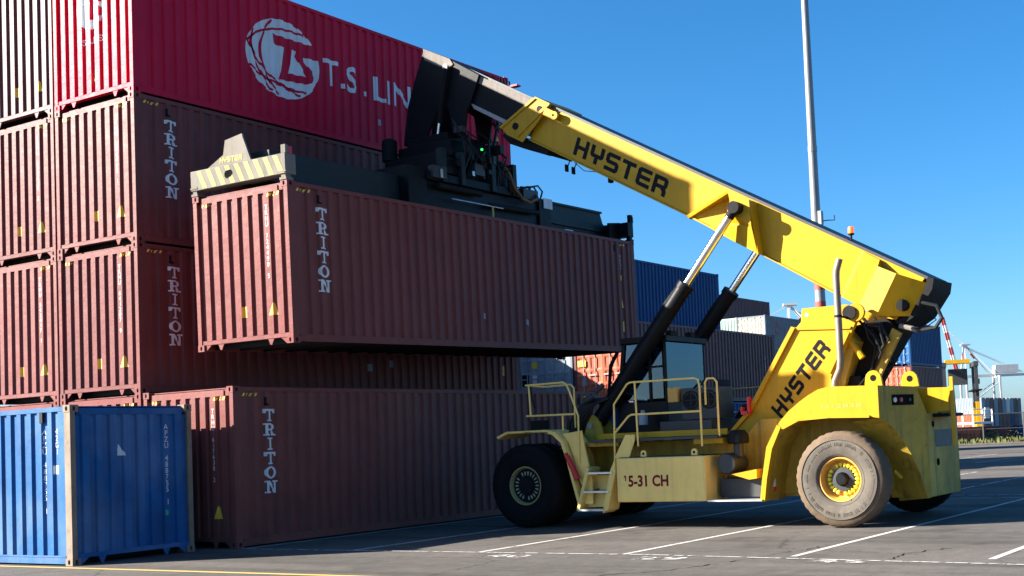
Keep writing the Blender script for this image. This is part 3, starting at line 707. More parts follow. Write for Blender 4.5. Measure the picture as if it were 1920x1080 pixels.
cC = container('brown lettered container on the ground in front of the stack, beside the front wheel', (0.015, -CW-0.053, 0), M['brownb'], group=GS)
triton_marks(cC, 'TRHU 617638 2')
side_decal(cC, 'paper_label', Flat().rect(8.35, 0.56, 8.47, 0.68), M['greyc'])

lift = container('brown lettered container hanging from the spreader in mid air', (0.323, -3.726, 3.59), M['brown'], rot=(0, -0.0179, 0.0111))
triton_marks(lift, 'TRHU 724490 5')
side_decal(lift, 'paper_label', Flat().rect(5.62, 0.64, 5.73, 0.76), M['greyc']); side_decal(lift, 'paper_label', Flat().poly([(7.18, 0.58), (7.28, 0.54), (7.31, 0.66), (7.2, 0.69)]), M['greyc'])

blue = container('battered blue container in the left foreground with rusty corner posts', (-2.89, -1.95, 0), M['blue'], rot=(0, 0, 0), L=L40, H=ST,
                 postmat=M['rustpost'], castmat=M['rustpost'])
# its long side faces the sun (-X): turn it a quarter so the end wall faces -Y
blue.rotation_euler = (0, 0, PI/2); blue.location = (-2.89+CW, -1.95, 0)
side_decal2 = None
def blue_marks(t):
    # after the quarter turn the end wall (x=0) faces -Y and the far side wall (y=CW) faces -X
    end_decal(t, 'sail_logo', Flat().poly([(0.90, 1.74), (1.06, 1.74), (1.0, 1.86), (0.945, 1.94)]), M['white'])
    for q in vwords('APZU 488755 1', 0.095, 1.885, 2.16, 0.108): end_decal(t, 'serial_lettering', q, M['white'])
    end_decal(t, 'green_sticker', Flat().rect(1.84, 0.68, 1.90, 0.77), M['decgrn'])
    P = side_profile(L40)
    mp = lambda a, b: (L40*0+a, CW-(SIDE_Y+interp(P, a)-0.003), b)
    fs = vwords('APZU 488755 1', 0.095, 0, 2.13, 0.108)
    for f in fs: f.v = [(0.735-p[0], p[1]) for p in f.v]
    g = Flat().text('42G1', 0.095, 0, 2.13, vertical=True, pitch=0.11).rect(-0.07, 1.48, 0.07, 1.62)
    g.v = [(0.42-p[0], p[1]) for p in g.v]
    for q in fs+[g]: obj('serial_lettering', decal_mesh(q, mp, [p[0] for p in P]), M['white'], t, sm=False)
    obj('vent', MB().box((0.72, CW-0.03, 2.32), (0.80, CW+0.002, 2.5)).mesh('vent'), M['blackm'], t)
blue_marks(blue)

# second bay of the yard
G2 = 'containers stacked in the bay behind the machine'
X2 = 22.80
container('navy container three high behind the lift cylinders', (22.65, 5.3, 2*HC), M['bluedk'], group=G2, detail=2, near='wall')
t = container('plum container with pale red doors behind the cab, on a blue one', (X2, 2.8, HC), M['brown2'], group=G2, near='door', doormat=M['orange'])
side_decal(t, 'data_sticker', Flat().rect(11.3, 0.95, 11.55, 1.2), M['decyel'])
side_decal(t, 'serial_lettering', Flat().text('481250', 0.09, 11.1, 1.9, vertical=True, pitch=0.12), M['white'])
f_, fo_ = Flat().rect(1.36, 1.55, 1.66, 1.78), ()
obj('warning_sticker', decal_mesh(Flat().rect(0.16, 1.36, 0.50, 1.58), lambda a, b: (0.018, CW-a, b)), M['decyel'], t, sm=False)
obj('notice_plate', MB().box((0.02, CW-0.5, 0.65), (0.03, CW-0.32, 0.95)).mesh('notice_plate'), M['greyc'], t)
container('blue container on the ground under the plum one behind the cab', (X2, 2.8, 0), M['bluedk'], group=G2)
t = container('pale grey container showing its door end past the stack', (X2, 5.3, HC), M['greyd'], group=G2, near='door', doormat=M['greyc'])
obj('warning_sticker', decal_mesh(Flat().rect(0.62, 1.42, 0.86, 1.68), lambda a, b: (0.018, CW-a, b)), M['decyel'], t, sm=False)
obj('notice_plate', MB().box((0.02, CW-0.46, 0.78), (0.03, CW-0.16, 1.22)).mesh('notice_plate'), M['blackm'], t)
obj('notice_plate', MB().box((0.02, CW-0.84, 0.85), (0.03, CW-0.64, 1.18)).mesh('notice_plate'), M['whitec'], t)
container('slate container on the ground under the pale grey door end', (X2, 5.3, 0), M['greyd'], group=G2)

container('brown container two high behind the corner stack, next to the pale grey door end', (10.55, 7.98, HC), M['brown2'], group=G2)
container('brown container on the ground between the corner stack and the pale grey door end', (10.55, 7.98, 0), M['brown2'], group=G2)
# third, farther stacks
G3 = 'containers in the far stacks'
def far(label, x, y, z, mat, near='wall', H=ST, **k): return container(label, (x, y, z), M[mat], H=H, near=near, detail=1 if near == 'door' else 0, group=G3, **k)
t = far('slate grey container with cream doors and small red lettering beyond the yellow tower', 72, 20.3, 3*ST, 'greyd', near='door', doormat=M['cream'])
side_decal(t, 'lettering', Flat().text('OCL', 0.45, 1.6, 1.7, bold=0.03).text('Pure', 0.38, 1.7, 1.15, bold=0.02), M['craner'])
t = far('teal container with white lettering under the slate grey one', 72, 20.3, 2*ST, 'teal')
side_decal(t, 'lettering', Flat().text('CHINA', 0.8, 3.0, 0.8, bold=0.02), M['white'])
far('brown container low in the far stack under the teal one', 72, 20.3, ST, 'brown2'); far('brown container on the ground in the far stack', 72, 20.3, 0, 'brown2')
for k in range(4): far(['mint green container end beside the cream doors', 'grey container under the mint green one', 'dark container second from the ground beside the teal stack', 'dark container on the ground beside the teal stack'][k], 72.2, 22.8, (3-k)*ST, ['mint', 'greyd', 'brown2', 'brown2'][k])
for k in range(5): far(['long plum container topping the far stack behind the right lift cylinder', 'plum container fourth from the ground behind the mint end', 'navy container in the middle of the rearmost far column', 'plum container low in the rearmost far column', 'plum container on the ground in the rearmost far column'][k], 75.2, 26.9, (4-k)*ST, ['brown2', 'brown2', 'bluedk', 'brown2', 'brown2'][k])
# right stack
container('bright blue container with doors, on top behind the boom end', (58.2, 4.6, 2*ST), M['bluedk'], L=L20, H=ST, near='door', doormat=M['blue'], group=G3, detail=2)
container('orange red door container under the bright blue one behind the counterweight', (58.2, 4.6, ST), M['brown2'], L=L20, H=ST, near='door', doormat=M['orange'], group=G3, detail=2)
container('brown container on the ground under the orange red door one', (58.2, 4.6, 0), M['brown2'], L=L20, H=ST, near='door', group=G3, detail=0)

# ------------------------------------------------------------------ ground
gb = MB(); gb.quad((-1500, -1500, 0), (2500, -1500, 0), (2500, 2500, 0), (-1500, 2500, 0))
g = obj('ground', gb.mesh('ground'), M['asphalt']); g['kind'] = 'structure'
def line(name, x0, y0, x1, y1, w, mat, z=0.004):
    d = Vector((x1-x0, y1-y0)).normalized(); nx, ny = -d.y*w/2, d.x*w/2
    b = MB(); n = max(1, int(Vector((x1-x0, y1-y0)).length/3)); 
    for k in range(n):
        a, c = k/n, (k+1)/n
        p = (x0+(x1-x0)*a, y0+(y1-y0)*a); q = (x0+(x1-x0)*c, y0+(y1-y0)*c)
        b.quad((p[0]+nx, p[1]+ny, z), (q[0]+nx, q[1]+ny, z), (q[0]-nx, q[1]-ny, z), (p[0]-nx, p[1]-ny, z))
    o = obj(name, b.mesh(name), mat, sm=False); o['kind'] = 'structure'; return o
for k in range(-2, 9):
    y = -2.62-2.63*k
    if y > -2: continue
    line('bay_marking', 0.05, y, 12.4, y-0.03, 0.10, M['rwhite'])
    line('bay_marking', 14.6, y, 27, y-0.03, 0.10, M['rwhitew'])
    line('bay_marking', 36, y, 49, y-0.03, 0.10, M['rwhitew'])
line('bay_marking', 0.0, -2.6, -0.02, -11.0, 0.07, M['rwhitew'], 0.008); line('bay_marking', -0.02, -11.0, -0.62, -17.4, 0.07, M['rwhitew'], 0.008)
line('bay_marking', 12.5, -2.6, 12.5, -30, 0.09, M['rwhitew'], 0.008); line('bay_marking', 13.6, -2.6, 13.6, -30, 0.09, M['rwhitew'], 0.008)
line('edge_marking', -3.06, 24, -3.14, -18.0, 0.11, M['ryellow'])
# cracks and tar seams in the asphalt
def crack(pts, w, seed):
    rr = random.Random(seed); P = []
    for (x0, y0), (x1, y1) in zip(pts, pts[1:]):
        for k in range(6): P.append((x0+(x1-x0)*k/6+rr.uniform(-.05, .05), y0+(y1-y0)*k/6+rr.uniform(-.05, .05)))
    b = MB()
    for i in range(len(P)-1):
        a, c = Vector(P[i]), Vector(P[i+1]); d = (c-a).normalized(); n_ = Vector((-d.y, d.x)); w0 = w*rr.uniform(.4, 1.3)
        if rr.random() < 0.12: continue
        b.quad((*(a+n_*w0), 0.0055), (*(c+n_*w0*.8), 0.0055), (*(c-n_*w0*.8), 0.0055), (*(a-n_*w0), 0.0055))
    o = obj('asphalt_crack', b.mesh('asphalt_crack'), M['tar'], sm=False); o['kind'] = 'structure'
crack([(-2.8, -11.4), (-2.3, -11.75), (-1.85, -12.2), (-1.05, -12.45), (-0.35, -12.7), (0.35, -12.75), (1.05, -12.95), (1.7, -13.0)], 0.013, 1)
crack([(-0.15, -14.55), (0.45, -14.5), (1.05, -14.65), (1.35, -14.9)], 0.011, 2)
crack([(0.9, -6.9), (1.6, -7.6), (2.9, -8.3), (3.1, -9.6)], 0.007, 3); crack([(2.6, -11.0), (3.6, -12.4), (3.9, -13.9), (3.4, -15.6)], 0.008, 4)
# worn bay numbers beside the white line
for y in (-8.4, -11.0, -13.6):
    f = Flat().text('%d' % random.randint(20, 60), 0.36, 0, 0, bold=0.02)
    me = decal_mesh(f, lambda a, b: (-0.62+b, y-a*1.6, 0.0065)); o = obj('bay_number', me, M['rwhitew'], sm=False); o['kind'] = 'structure'

# ------------------------------------------------------------------ reach stacker
CXS = 6.6
OFF = (CXS, -9.5, 0.0)
RS = thing('reach_stacker', 'yellow reach stacker holding a container aloft on its raised telescopic boom', 'reach stacker', OFF)
def comps(mb):
    par = list(range(len(mb.v)))
    def find(a):
        while par[a] != a: par[a] = par[par[a]]; a = par[a]
        return a
    for f in mb.f:
        r0 = find(f[0])
        for k in f[1:]:
            q = find(k)
            if q != r0: par[q] = r0
    out = {}
    for f in mb.f:
        g = find(f[0]); m, idx = out.setdefault(g, (MB(), {}))
        t = []
        for k in f:
            if k not in idx: idx[k] = len(m.v); m.v.append(mb.v[k])
            t.append(idx[k])
        m.f.append(tuple(t))
    return [m for m, _ in out.values()]
SPLIT = {'tilt_rod', 'tilt_cylinder', 'lamp_bracket', 'boom_tower', 'frame_rib', 'valve_box', 'tower_flange', 'collar_pin', 'work_lamp', 'rotator_motor', 'hydraulic_cylinder', 'sight_plate', 'telescopic_beam', 'beam_flange',
         'cylinder_mount', 'deck_edge', 'hose_fitting', 'riser', 'roof_lamp', 'tow_hole', 'tower_rib', 'spreader_hoses', 'boom_hoses', 'hose_bundle', 'head_hoses', 'rear_hose', 'sensor_block', 'suspension_block', 'hydraulic_tank', 'grab_bar', 'wiper'}
def part(name, mb, mat, parent=None, bevel=0.0, sm=True):
    if name in SPLIT:
        nm = {'spreader_hoses': 'spreader_hose', 'boom_hoses': 'boom_hose', 'hose_bundle': 'base_hose', 'head_hoses': 'head_hose'}.get(name, name)
        os_ = [obj(nm, m.mesh(nm, OFF), M[mat], parent or RS, bevel=bevel, sm=sm) for m in comps(mb)]
        return os_[0]
    return obj(name, mb.mesh(name, OFF), M[mat], parent or RS, bevel=bevel, sm=sm)
def flatpart(name, flat, mapfn, mat, parent):
    me = decal_mesh(flat, lambda a, b: Vector(mapfn(a, b))-Vector(OFF)); return obj(name, me, M[mat], parent, sm=False)
def mx(x): return 2*CXS-x            # mirror across the machine's centre plane

# --- boom frame
TH = R(29.57); BU = Vector((0, math.cos(TH), math.sin(TH))); BV = Vector((0, -math.sin(TH), math.cos(TH)))
BO = Vector((0, -13.26, 4.22))
def bp(s, d, x): return BO + BU*s - BV*d + Vector((x, 0, 0))
XL, XR = 6.1, mx(6.1)
def bprism(mb, poly, x0, x1): return mb.prism(poly, lambda a, b: bp(a, b, x0), lambda a, b: bp(a, b, x1))

ob = MB()
bprism(ob, [(0.05, 0.02), (9.15, 0.02), (9.15, 0.80), (4.9, 0.80), (3.05, 0.86), (1.35, 0.92), (0.2, 0.90)], XL, XR)
boom = part('boom', ob, 'yellow', bevel=0.012)
part('boom_top_plate', bprism(MB(), [(0.0, -0.03), (9.2, -0.03), (9.2, 0.02), (0.0, 0.02)], XL-0.035, XR+0.035), 'dkgrey', boom)
part('boom_bottom_flange', bprism(MB(), [(1.35, 0.92), (3.05, 0.86), (4.9, 0.80), (9.15, 0.80), (9.15, 0.83), (4.9, 0.83), (3.05, 0.89), (1.35, 0.95)], XL-0.03, XR+0.03), 'yellow', boom)
# front collar
co = MB()
for x0, x1 in ((XL-0.13, XL), (XR, XR+0.13)):
    bprism(co, [(8.95, 0.0), (9.32, -0.02), (9.38, 0.1), (9.85, 0.84), (9.66, 0.92), (9.2, 0.92), (9.0, 0.35)], x0, x0+0.02 if x0 < CXS else x1)
    bprism(co, [(9.28, -0.02), (9.34, -0.02), (9.90, 0.84), (9.84, 0.86)], x0-0.03 if x0 < CXS else x0, x1 if x0 < CXS else x1+0.03)
    bprism(co, [(8.9, 0.0), (8.97, 0.0), (9.42, 0.84), (9.35, 0.86)], x0-0.03 if x0 < CXS else x0, x1 if x0 < CXS else x1+0.03)
bprism(co, [(8.92, -0.05), (9.34, -0.05), (9.34, 0.02), (8.92, 0.02)], XL-0.12, XR+0.12)
part('boom_collar', co, 'yellow', boom)
part('collar_pin', MB().tube([bp(9.1, 0.14, XL-0.15), bp(9.1, 0.14, XL-0.02)], 0.065, 12).tube([bp(9.52, 0.68, XL-0.15), bp(9.52, 0.68, XL-0.02)], 0.075, 12), 'blackm', boom)
lug = MB(); lp = [(8.95, 0.06), (8.95, 0.22)]+[(8.68+0.09*math.cos(R(a)), 0.14+0.09*math.sin(R(a))) for a in range(60, 301, 30)]
bprism(lug, lp, XL-0.16, XL-0.10)
part('lifting_lug', lug, 'yellow', boom)
part('lug_hole', MB().tube([bp(8.70, 0.14, XL-0.164), bp(8.70, 0.14, XL-0.09)], 0.025, 10), 'hole', boom)
part('slide_pad', bprism(MB(), [(8.55, 0.84), (9.82, 0.88), (9.88, 1.0), (9.6, 1.08), (9.2, 1.04), (9.1, 0.99), (8.62, 0.95)], XL+0.02, XR-0.02), 'blackm', boom)
# cylinder bracket with two ribs and a web
def bracket(sgn):
    x0 = XL if sgn < 0 else XR
    o1 = x0+sgn*0.34; m = MB()
    m.prism([(4.88, 0.84), (4.20, 0.05), (4.14, 0.05), (4.80, 0.86)], lambda a, b: bp(a, b, x0), lambda a, b: bp(a+(0.05 if b > .5 else -0.05), b, x0+sgn*(0.05 if b > 0.5 else 0.34)))
    m.prism([(3.66, 0.04), (3.72, 0.04), (3.14, 0.88), (3.07, 0.88)], lambda a, b: bp(a, b, x0), lambda a, b: bp(a, b, x0+sgn*(0.34 if b < 0.5 else 0.24)))
    # web between the ribs, arched on its forward side
    arch = [(4.16, 0.03), (3.66, 0.03), (3.40, 0.45), (3.10, 0.87), (3.6, 0.87), (4.35, 0.84), (4.05, 0.62), (3.98, 0.40), (4.02, 0.2)]
    def cap(a, b, e): 
        out = 0.34 if b < 0.5 else 0.24-(0.14*max(0, (a-3.2))/1.2)
        return bp(a, b, x0+sgn*(out+e))
    m.prism(arch, lambda a, b: cap(a, b, 0.0), lambda a, b: cap(a, b, -0.025))
    return m
part('cylinder_bracket', bracket(-1), 'yellow', boom); part('cylinder_bracket', bracket(1), 'yellow', boom)
# rear box, flaring outwards, then folding back in
def rearbox(sgn):
    x0 = XL if sgn < 0 else XR; m = MB()
    st = [(1.34, 0.0), (1.25, 0.07), (0.93, 0.07), (0.85, 0.24), (0.46, 0.30), (-0.02, 0.02), (-0.05, 0.0)]
    tops = [0.04, 0.04, 0.05, 0.16, 0.14, 0.08, 0.14]; bots = [0.94, 0.94, 0.95, 0.95, 0.95, 0.72, 0.62]
    ring = []
    for (s_, o), a, b in zip(st, tops, bots):
        i = len(m.v); m.v += [tuple(bp(s_, a, x0+sgn*o)), tuple(bp(s_, b, x0+sgn*o)), tuple(bp(s_, b, x0)), tuple(bp(s_, a, x0))]; ring.append(i)
    for i, j in zip(ring, ring[1:]):
        m.f += [(i, j, j+1, i+1), (i+1, j+1, j+2, i+2), (i+3, i, j, j+3)[::-1]]
    m.f += [tuple(ring[-1]+k for k in range(4))]
    return m
rb = part('rear_box', rearbox(-1), 'yellow', boom); part('rear_box', rearbox(1), 'yellow', boom)
part('pivot_pin', MB().tube([bp(0.16, 0.60, XL-0.19), bp(0.16, 0.60, XL-0.05)], 0.105, 20), 'blackm', boom)
capm = MB(); bprism(capm, [(0.02, -0.02), (-0.10, -0.04), (-0.16, 0.14), (-0.10, 0.66), (0.06, 0.94), (0.20, 0.94), (0.0, 0.62), (-0.04, 0.2)], XL-0.03, XR+0.03)
bprism(capm, [(-0.09, 0.02), (-0.08, 0.6), (0.1, 0.9), (0.2, 0.05)], XL+0.05, XR-0.05)
part('boom_end_cap', capm, 'blackm', boom)
# lettering on both boom sides
def boom_text(x, sgn):
    f = Flat().glyphs(GLY, 'HYSTER', 0.36, 0, 0, gap=0.16, shear=-0.12, wid=1.0)
    w = max(p[0] for p in f.v)
    if sgn < 0: flatpart('lettering', f, lambda a, b: bp(7.98-a*(2.42/w), 0.70-b, x-0.004), 'blktext', boom)
    else: flatpart('lettering', f, lambda a, b: bp(5.56+a*(2.42/w), 0.70-b, x+0.004), 'blktext', boom)
boom_text(XL, -1); boom_text(XR, 1)
part('work_lamp', MB().box(bp(8.16, 0.98, 6.22), bp(8.06, 1.09, 6.32)).box(bp(8.0, 0.97, 6.25), bp(7.9, 1.08, 6.35)), 'blackm', boom)
part('lamp_bracket', MB().tube([bp(8.1, 0.84, 6.26), bp(8.1, 0.98, 6.27)], 0.012, 6).tube([bp(7.95, 0.84, 6.3), bp(7.95, 0.98, 6.3)], 0.012, 6).tube([bp(8.0, 0.86, 6.3), bp(7.7, 0.93, 6.3), bp(7.4, 0.84, 6.3)], 0.008, 6).box(bp(7.1, 0.84, 6.3), bp(6.98, 0.90, 6.4)), 'blackm', boom)
# beacon
bc = bp(1.74, -0.03, 6.45)
be = part('warning_beacon', MB().lathe([(0.0, 0.02), (0.10, 0.02), (0.10, 0.055), (0.13, 0.058), (0.13, 0.0)], bc, 'z', 12), 'blackm', boom)
part('beacon_lens', MB().lathe([(0.13, 0.054), (0.22, 0.056), (0.25, 0.045), (0.26, 0.0)], bc, 'z', 14), 'amber', be)

# inner (telescopic) section and head
ib = MB(); bprism(ib, [(8.8, 0.06), (12.4, 0.06), (12.4, 0.72), (8.8, 0.76)], XL+0.10, XR-0.10)
inner = part('inner_boom', ib, 'black', bevel=0.01)
part('pale_strip', bprism(MB(), [(8.9, 0.05), (11.25, 0.05), (11.1, 0.20), (8.9, 0.21)], XL+0.088, XL+0.10), 'wornlit', inner)  # pale colour paints the sunlit band along the inner boom's top
part('pale_strip', bprism(MB(), [(8.9, 0.67), (11.05, 0.66), (10.9, 0.74), (8.9, 0.77)], XL+0.07, XL+0.10), 'grey', inner)
part('boom_rail', bprism(MB(), [(8.9, 0.0), (12.3, 0.0), (12.3, 0.06), (8.9, 0.06)], XL+0.14, XL+0.24).__class__() if False else bprism(MB(), [(8.9, 0.0), (12.3, 0.0), (12.3, 0.06), (8.9, 0.06)], XL+0.14, XL+0.24), 'dkgrey', inner)
sn = MB()
for k in range(4): sn.box(bp(10.35+k*0.09, -0.02, 6.3), bp(10.40+k*0.09, -0.10, 6.36))
part('sensor_block', sn, 'blackm', inner); part('sensor_cover', MB().box(bp(10.3, 0.0, 6.3), bp(10.16, -0.12, 6.45)), 'redp', inner)
# head: cheek plates hooking forwards and down
HC_ = [(-2.10, 10.52), (-2.84, 10.15), (-3.62, 9.66), (-3.34, 9.06), (-3.24, 8.95), (-3.15, 8.4), (-2.85, 8.38), (-2.75, 9.05), (-2.55, 9.2), (-2.27, 8.85), (-2.05, 8.46), (-1.42, 8.44), (-1.48, 8.8), (-1.58, 9.3), (-1.78, 9.82)]
head = MB(); head.px(HC_, XL+0.02, XL+0.09); head.px(HC_, XR-0.09, XR-0.02)
head.px([(-2.3, 10.42), (-2.84, 10.15), (-3.5, 9.7), (-3.3, 9.1), (-2.75, 9.3), (-2.2, 9.6)], XL+0.09, XR-0.09)
headp = part('boom_head', head, 'black', bevel=0.01)
part('head_lit_patch', MB().px([(-2.10, 10.53), (-2.84, 10.16), (-2.93, 10.02), (-2.78, 9.93), (-2.55, 10.04), (-2.13, 10.27)], XL-0.005, XL+0.02), 'wornlit', headp)  # pale patch paints the sun on the upper part of the head
part('tilt_cylinder', MB().tube([(XL-0.09, -2.80, 9.92), (XL-0.09, -2.66, 9.3)], 0.07, 12).tube([(XL-0.09, -2.66, 9.3), (XL-0.09, -2.55, 8.75)], 0.055, 12), 'blackm', headp)
part('tilt_rod', MB().tube([(XL-0.09, -2.55, 8.75), (XL-0.09, -2.48, 8.38)], 0.03, 10).tube([(XL-0.14, -2.81, 9.95), (XL-0.02, -2.81, 9.95)], 0.07, 12), 'chrome', headp)

# rotator and suspension frame
RX0, RX1 = 5.5, 7.5
rot = MB()
rot.box((5.55, -3.25, 7.86), (7.45, -1.5, 8.02)).box((5.7, -3.1, 8.02), (7.3, -1.62, 8.26)).box((5.85, -2.9, 8.26), (7.2, -1.75, 8.48))
rot.lathe([(0.0, 0.0), (0.0, 0.85), (0.1, 0.85), (0.1, 0.0)], (6.5, -2.4, 7.76), 'z', 28)
rotp = part('rotator', rot, 'black', bevel=0.015)
part('rotator_motor', MB().lathe([(0, 0.0), (0, 0.17), (0.45, 0.17), (0.5, 0.1), (0.5, 0)], (5.55, -1.5, 7.98), 'z', 14).lathe([(0, 0.0), (0, 0.14), (0.36, 0.14), (0.36, 0)], (7.25, -3.0, 8.02), 'z', 14), 'blackm', rotp)
part('indicator_lamp', MB().lathe([(0, 0), (0, 0.03), (0.04, 0.03), (0.05, 0)], (6.62, -3.24, 8.14), 'z', 10), 'greenled', rotp)
part('damper_cylinder', MB().tube([(7.35, -3.0, 8.3), (7.5, -3.05, 8.9)], 0.035, 10).tube([(7.5, -3.05, 8.9), (7.55, -3.1, 9.05)], 0.06, 10), 'dkgrey', rotp)
hz = MB()
for k in range(4):
    a = k*1.3
    hz.tube([(6.95+0.1*k, -3.1, 9.0), (6.95+0.12*k+0.15*math.cos(a), -3.3, 8.78-0.05*k), (7.3-0.05*k, -3.3, 8.72+0.05*k), (7.45, -3.15, 8.9)], 0.016, 6)
part('head_hoses', hz, 'hose', rotp)

rc = random.Random(5)
for q in range(16):
    x = rc.uniform(5.5, 7.5); j = lambda k: rc.uniform(-k, k)
    part('rotator_hose', MB().tube([(x, -3.05+j(.1), 8.5+j(.25)), (x+j(.25), -3.3+j(.1), 8.2+j(.2)), (x+j(.3), -3.4+j(.1), 7.85+j(.15)), (x+j(.3), -3.35+j(.1), 7.5+j(.15))], rc.choice((0.018, 0.026)), 6), 'hose', rotp)
for q in range(9):
    x, z = rc.uniform(5.5, 7.3), rc.uniform(7.5, 8.4)
    part('rotator_fitting', MB().box((x, -3.42, z), (x+rc.uniform(.05, .22), -3.2, z+rc.uniform(.05, .2))), rc.choice(('blackm', 'dkgrey', 'slate')), rotp, bevel=0.006)
# spreader, in the lifted container's frame
LM = Matrix.Translation((0.323, -3.726, 3.59)) @ Euler((0, -0.0179, 0.0111)).to_matrix().to_4x4()
def sp(u, v, w): return LM @ Vector((u, v, HC+w))
class SB(MB):
    def sbox(s, a, b):
        i = len(s.v); s.box(a, b); s.v[i:] = [tuple(sp(*q)) for q in s.v[i:]]; return s
    def sprism_uw(s, poly, v0, v1): return s.prism(poly, lambda a, b: sp(a, v0, b), lambda a, b: sp(a, v1, b))
    def sprism_vw(s, poly, u0, u1): return s.prism(poly, lambda a, b: sp(u0, a, b), lambda a, b: sp(u1, a, b))
main = SB(); main.sbox((3.9, 0.42, 0.06), (8.9, 2.02, 0.62)); main.sbox((4.3, 0.30, 0.62), (7.6, 2.12, 0.80)); main.sbox((3.75, 0.36, 0.04), (4.35, 2.08, 0.86)); main.sbox((8.45, 0.36, 0.04), (8.95, 2.08, 0.72))
spm = part('spreader_frame', main, 'black', bevel=0.015)
part('suspension_block', SB().sbox((4.9, 0.5, 0.80), (7.5, 1.95, 1.30)).sbox((5.0, 0.36, 0.84), (5.7, 0.5, 1.22)), 'black', spm, bevel=0.02)
fr_ = SB()
for u in (4.75, 5.4, 6.5, 7.3): fr_.sbox((u, 0.25, 0.62), (u+0.14, 0.42, 1.34))
part('frame_rib', fr_, 'slate', spm, bevel=0.008)
part('hydraulic_cylinder', SB().tube([sp(4.6, 0.30, 0.52), sp(6.1, 0.30, 0.52)], 0.07, 12).tube([sp(6.4, 0.3, 0.3), sp(8.3, 0.3, 0.34)], 0.06, 12), 'blackm', spm)
part('cylinder_rod', SB().tube([sp(5.0, 0.26, 0.28), sp(6.85, 0.26, 0.28)], 0.018, 8), 'chrome', spm)
part('valve_box', SB().sbox((4.4, 0.22, 0.66), (4.85, 0.36, 0.92)).sbox((5.85, 0.22, 0.9), (6.2, 0.36, 1.15)).sbox((7.75, 0.3, 0.62), (8.35, 1.1, 0.86)), 'dkgrey', spm, bevel=0.01)
part('sight_plate', SB().sbox((4.62, 0.205, 0.68), (4.70, 0.215, 0.86)).sbox((5.72, 0.205, 0.86), (5.80, 0.215, 0.96)), 'steel', spm)
part('white_sign', SB().sbox((8.62, 0.335, 0.50), (8.98, 0.350, 0.74)), 'white', spm)
part('yellow_tab', SB().sbox((6.42, 0.235, 0.02), (6.48, 0.25, 0.26)), 'stripy', spm)
# telescopic beams
lb = SB(); lb.sbox((0.22, 0.62, 0.08), (4.0, 1.12, 0.66)); lb.sbox((0.22, 1.32, 0.08), (4.0, 1.82, 0.66))
part('telescopic_beam', lb, 'slate', spm, bevel=0.01)
rbm = SB()
for v in (0.62, 1.32):
    rbm.sprism_uw([(8.9, 0.10), (11.95, 0.10), (11.95, 0.36), (11.72, 0.48), (11.6, 0.74), (8.9, 0.74)], v, v+0.5)
part('telescopic_beam', rbm, 'slate', spm, bevel=0.01)
part('beam_flange', SB().sbox((8.95, 0.55, 0.24), (11.6, 0.62, 0.30)).sbox((8.95, 0.57, 0.72), (11.62, 0.64, 0.77)), 'slate', spm)
part('beam_marker', SB().sbox((9.75, 0.5, 0.09), (10.1, 0.55, 0.14)), 'white', spm)
# end beams
def endbeam(u0, u1, near):
    m = SB(); m.sbox((u0, 0.0, 0.10), (u1, CW, 0.47)); return part('end_beam', m, 'stripg' if near else 'black', spm, bevel=0.01)
eb = endbeam(-0.02, 0.24, True); eb2 = endbeam(11.93, 12.2, False)
st = Flat(); k = 0
for k in range(9):
    a = 0.17+k*0.245
    st.poly([(a, 0.45), (a+0.115, 0.45), (a+0.115+0.16, 0.115), (a+0.16, 0.115)] if a+0.275 < CW-0.02 else [(a, 0.45), (a+0.1, 0.45), (a+0.15, 0.3), (a+0.1, 0.26)])
flatpart('hazard_stripes', st, lambda a, b: sp(-0.024, CW-a, b), 'stripy', eb)
part('beam_hole', SB().tube([sp(-0.026, 1.46, 0.29), sp(0.0, 1.46, 0.29)], 0.075, 16).tube([sp(-0.026, 1.40, 0.30), sp(0.0, 1.40, 0.30)], 0.07, 16), 'hole', eb)
gp = SB(); gp.sprism_vw([(1.98, 0.47), (1.56, 0.66), (1.50, 0.92), (1.06, 0.98), (1.04, 0.90), (0.86, 0.47)], -0.01, 0.03)
gate = part('guide_plate', gp, 'stripg', eb)
f = Flat().glyphs(GLY, 'HYSTER', 0.10, 0, 0, gap=0.14, shear=0.15)
flatpart('lettering', f, lambda a, b: sp(-0.014, 1.66-a*0.95, 0.52+b-a*0.03), 'stripy', gate)
part('corner_guide', SB().sbox((-0.015, -0.005, 0.47), (0.05, 0.10, 0.62)), 'stripg', eb)
part('corner_lamp', SB().sbox((0.06, 0.0, 0.47), (0.16, 0.07, 0.60)), 'redlens', eb)
tw = SB()
for v in (0.0, CW-0.16): tw.sbox((-0.015, v, 0.0), (0.16, v+0.16, 0.045)); tw.sbox((0.0, v+0.03, 0.045), (0.14, v+0.13, 0.10)); tw.sbox((-0.03, v-0.01, 0.13), (0.0, v+0.17, 0.16))
part('twistlock', tw, 'stripg', eb)
tw = SB()
for v in (0.0, CW-0.16): tw.sbox((12.03, v, 0.0), (12.2, v+0.16, 0.04)); tw.sbox((12.05, v+0.03, 0.04), (12.18, v+0.13, 0.11))
part('twistlock', tw, 'black', eb2)
part('corner_guide', SB().sbox((12.05, -0.01, 0.47), (12.2, 0.08, 0.50)).sbox((12.05, -0.01, 0.50), (12.08, 0.08, 0.66)).sbox((12.13, -0.01, 0.50), (12.2, 0.08, 0.62)).sbox((12.05, -0.01, 0.62), (12.18, 0.08, 0.67)).sprism_uw([(11.5, 0.44), (12.05, 0.5), (12.05, 0.05), (11.5, 0.05)], 0.3, 0.36), 'black', eb2)
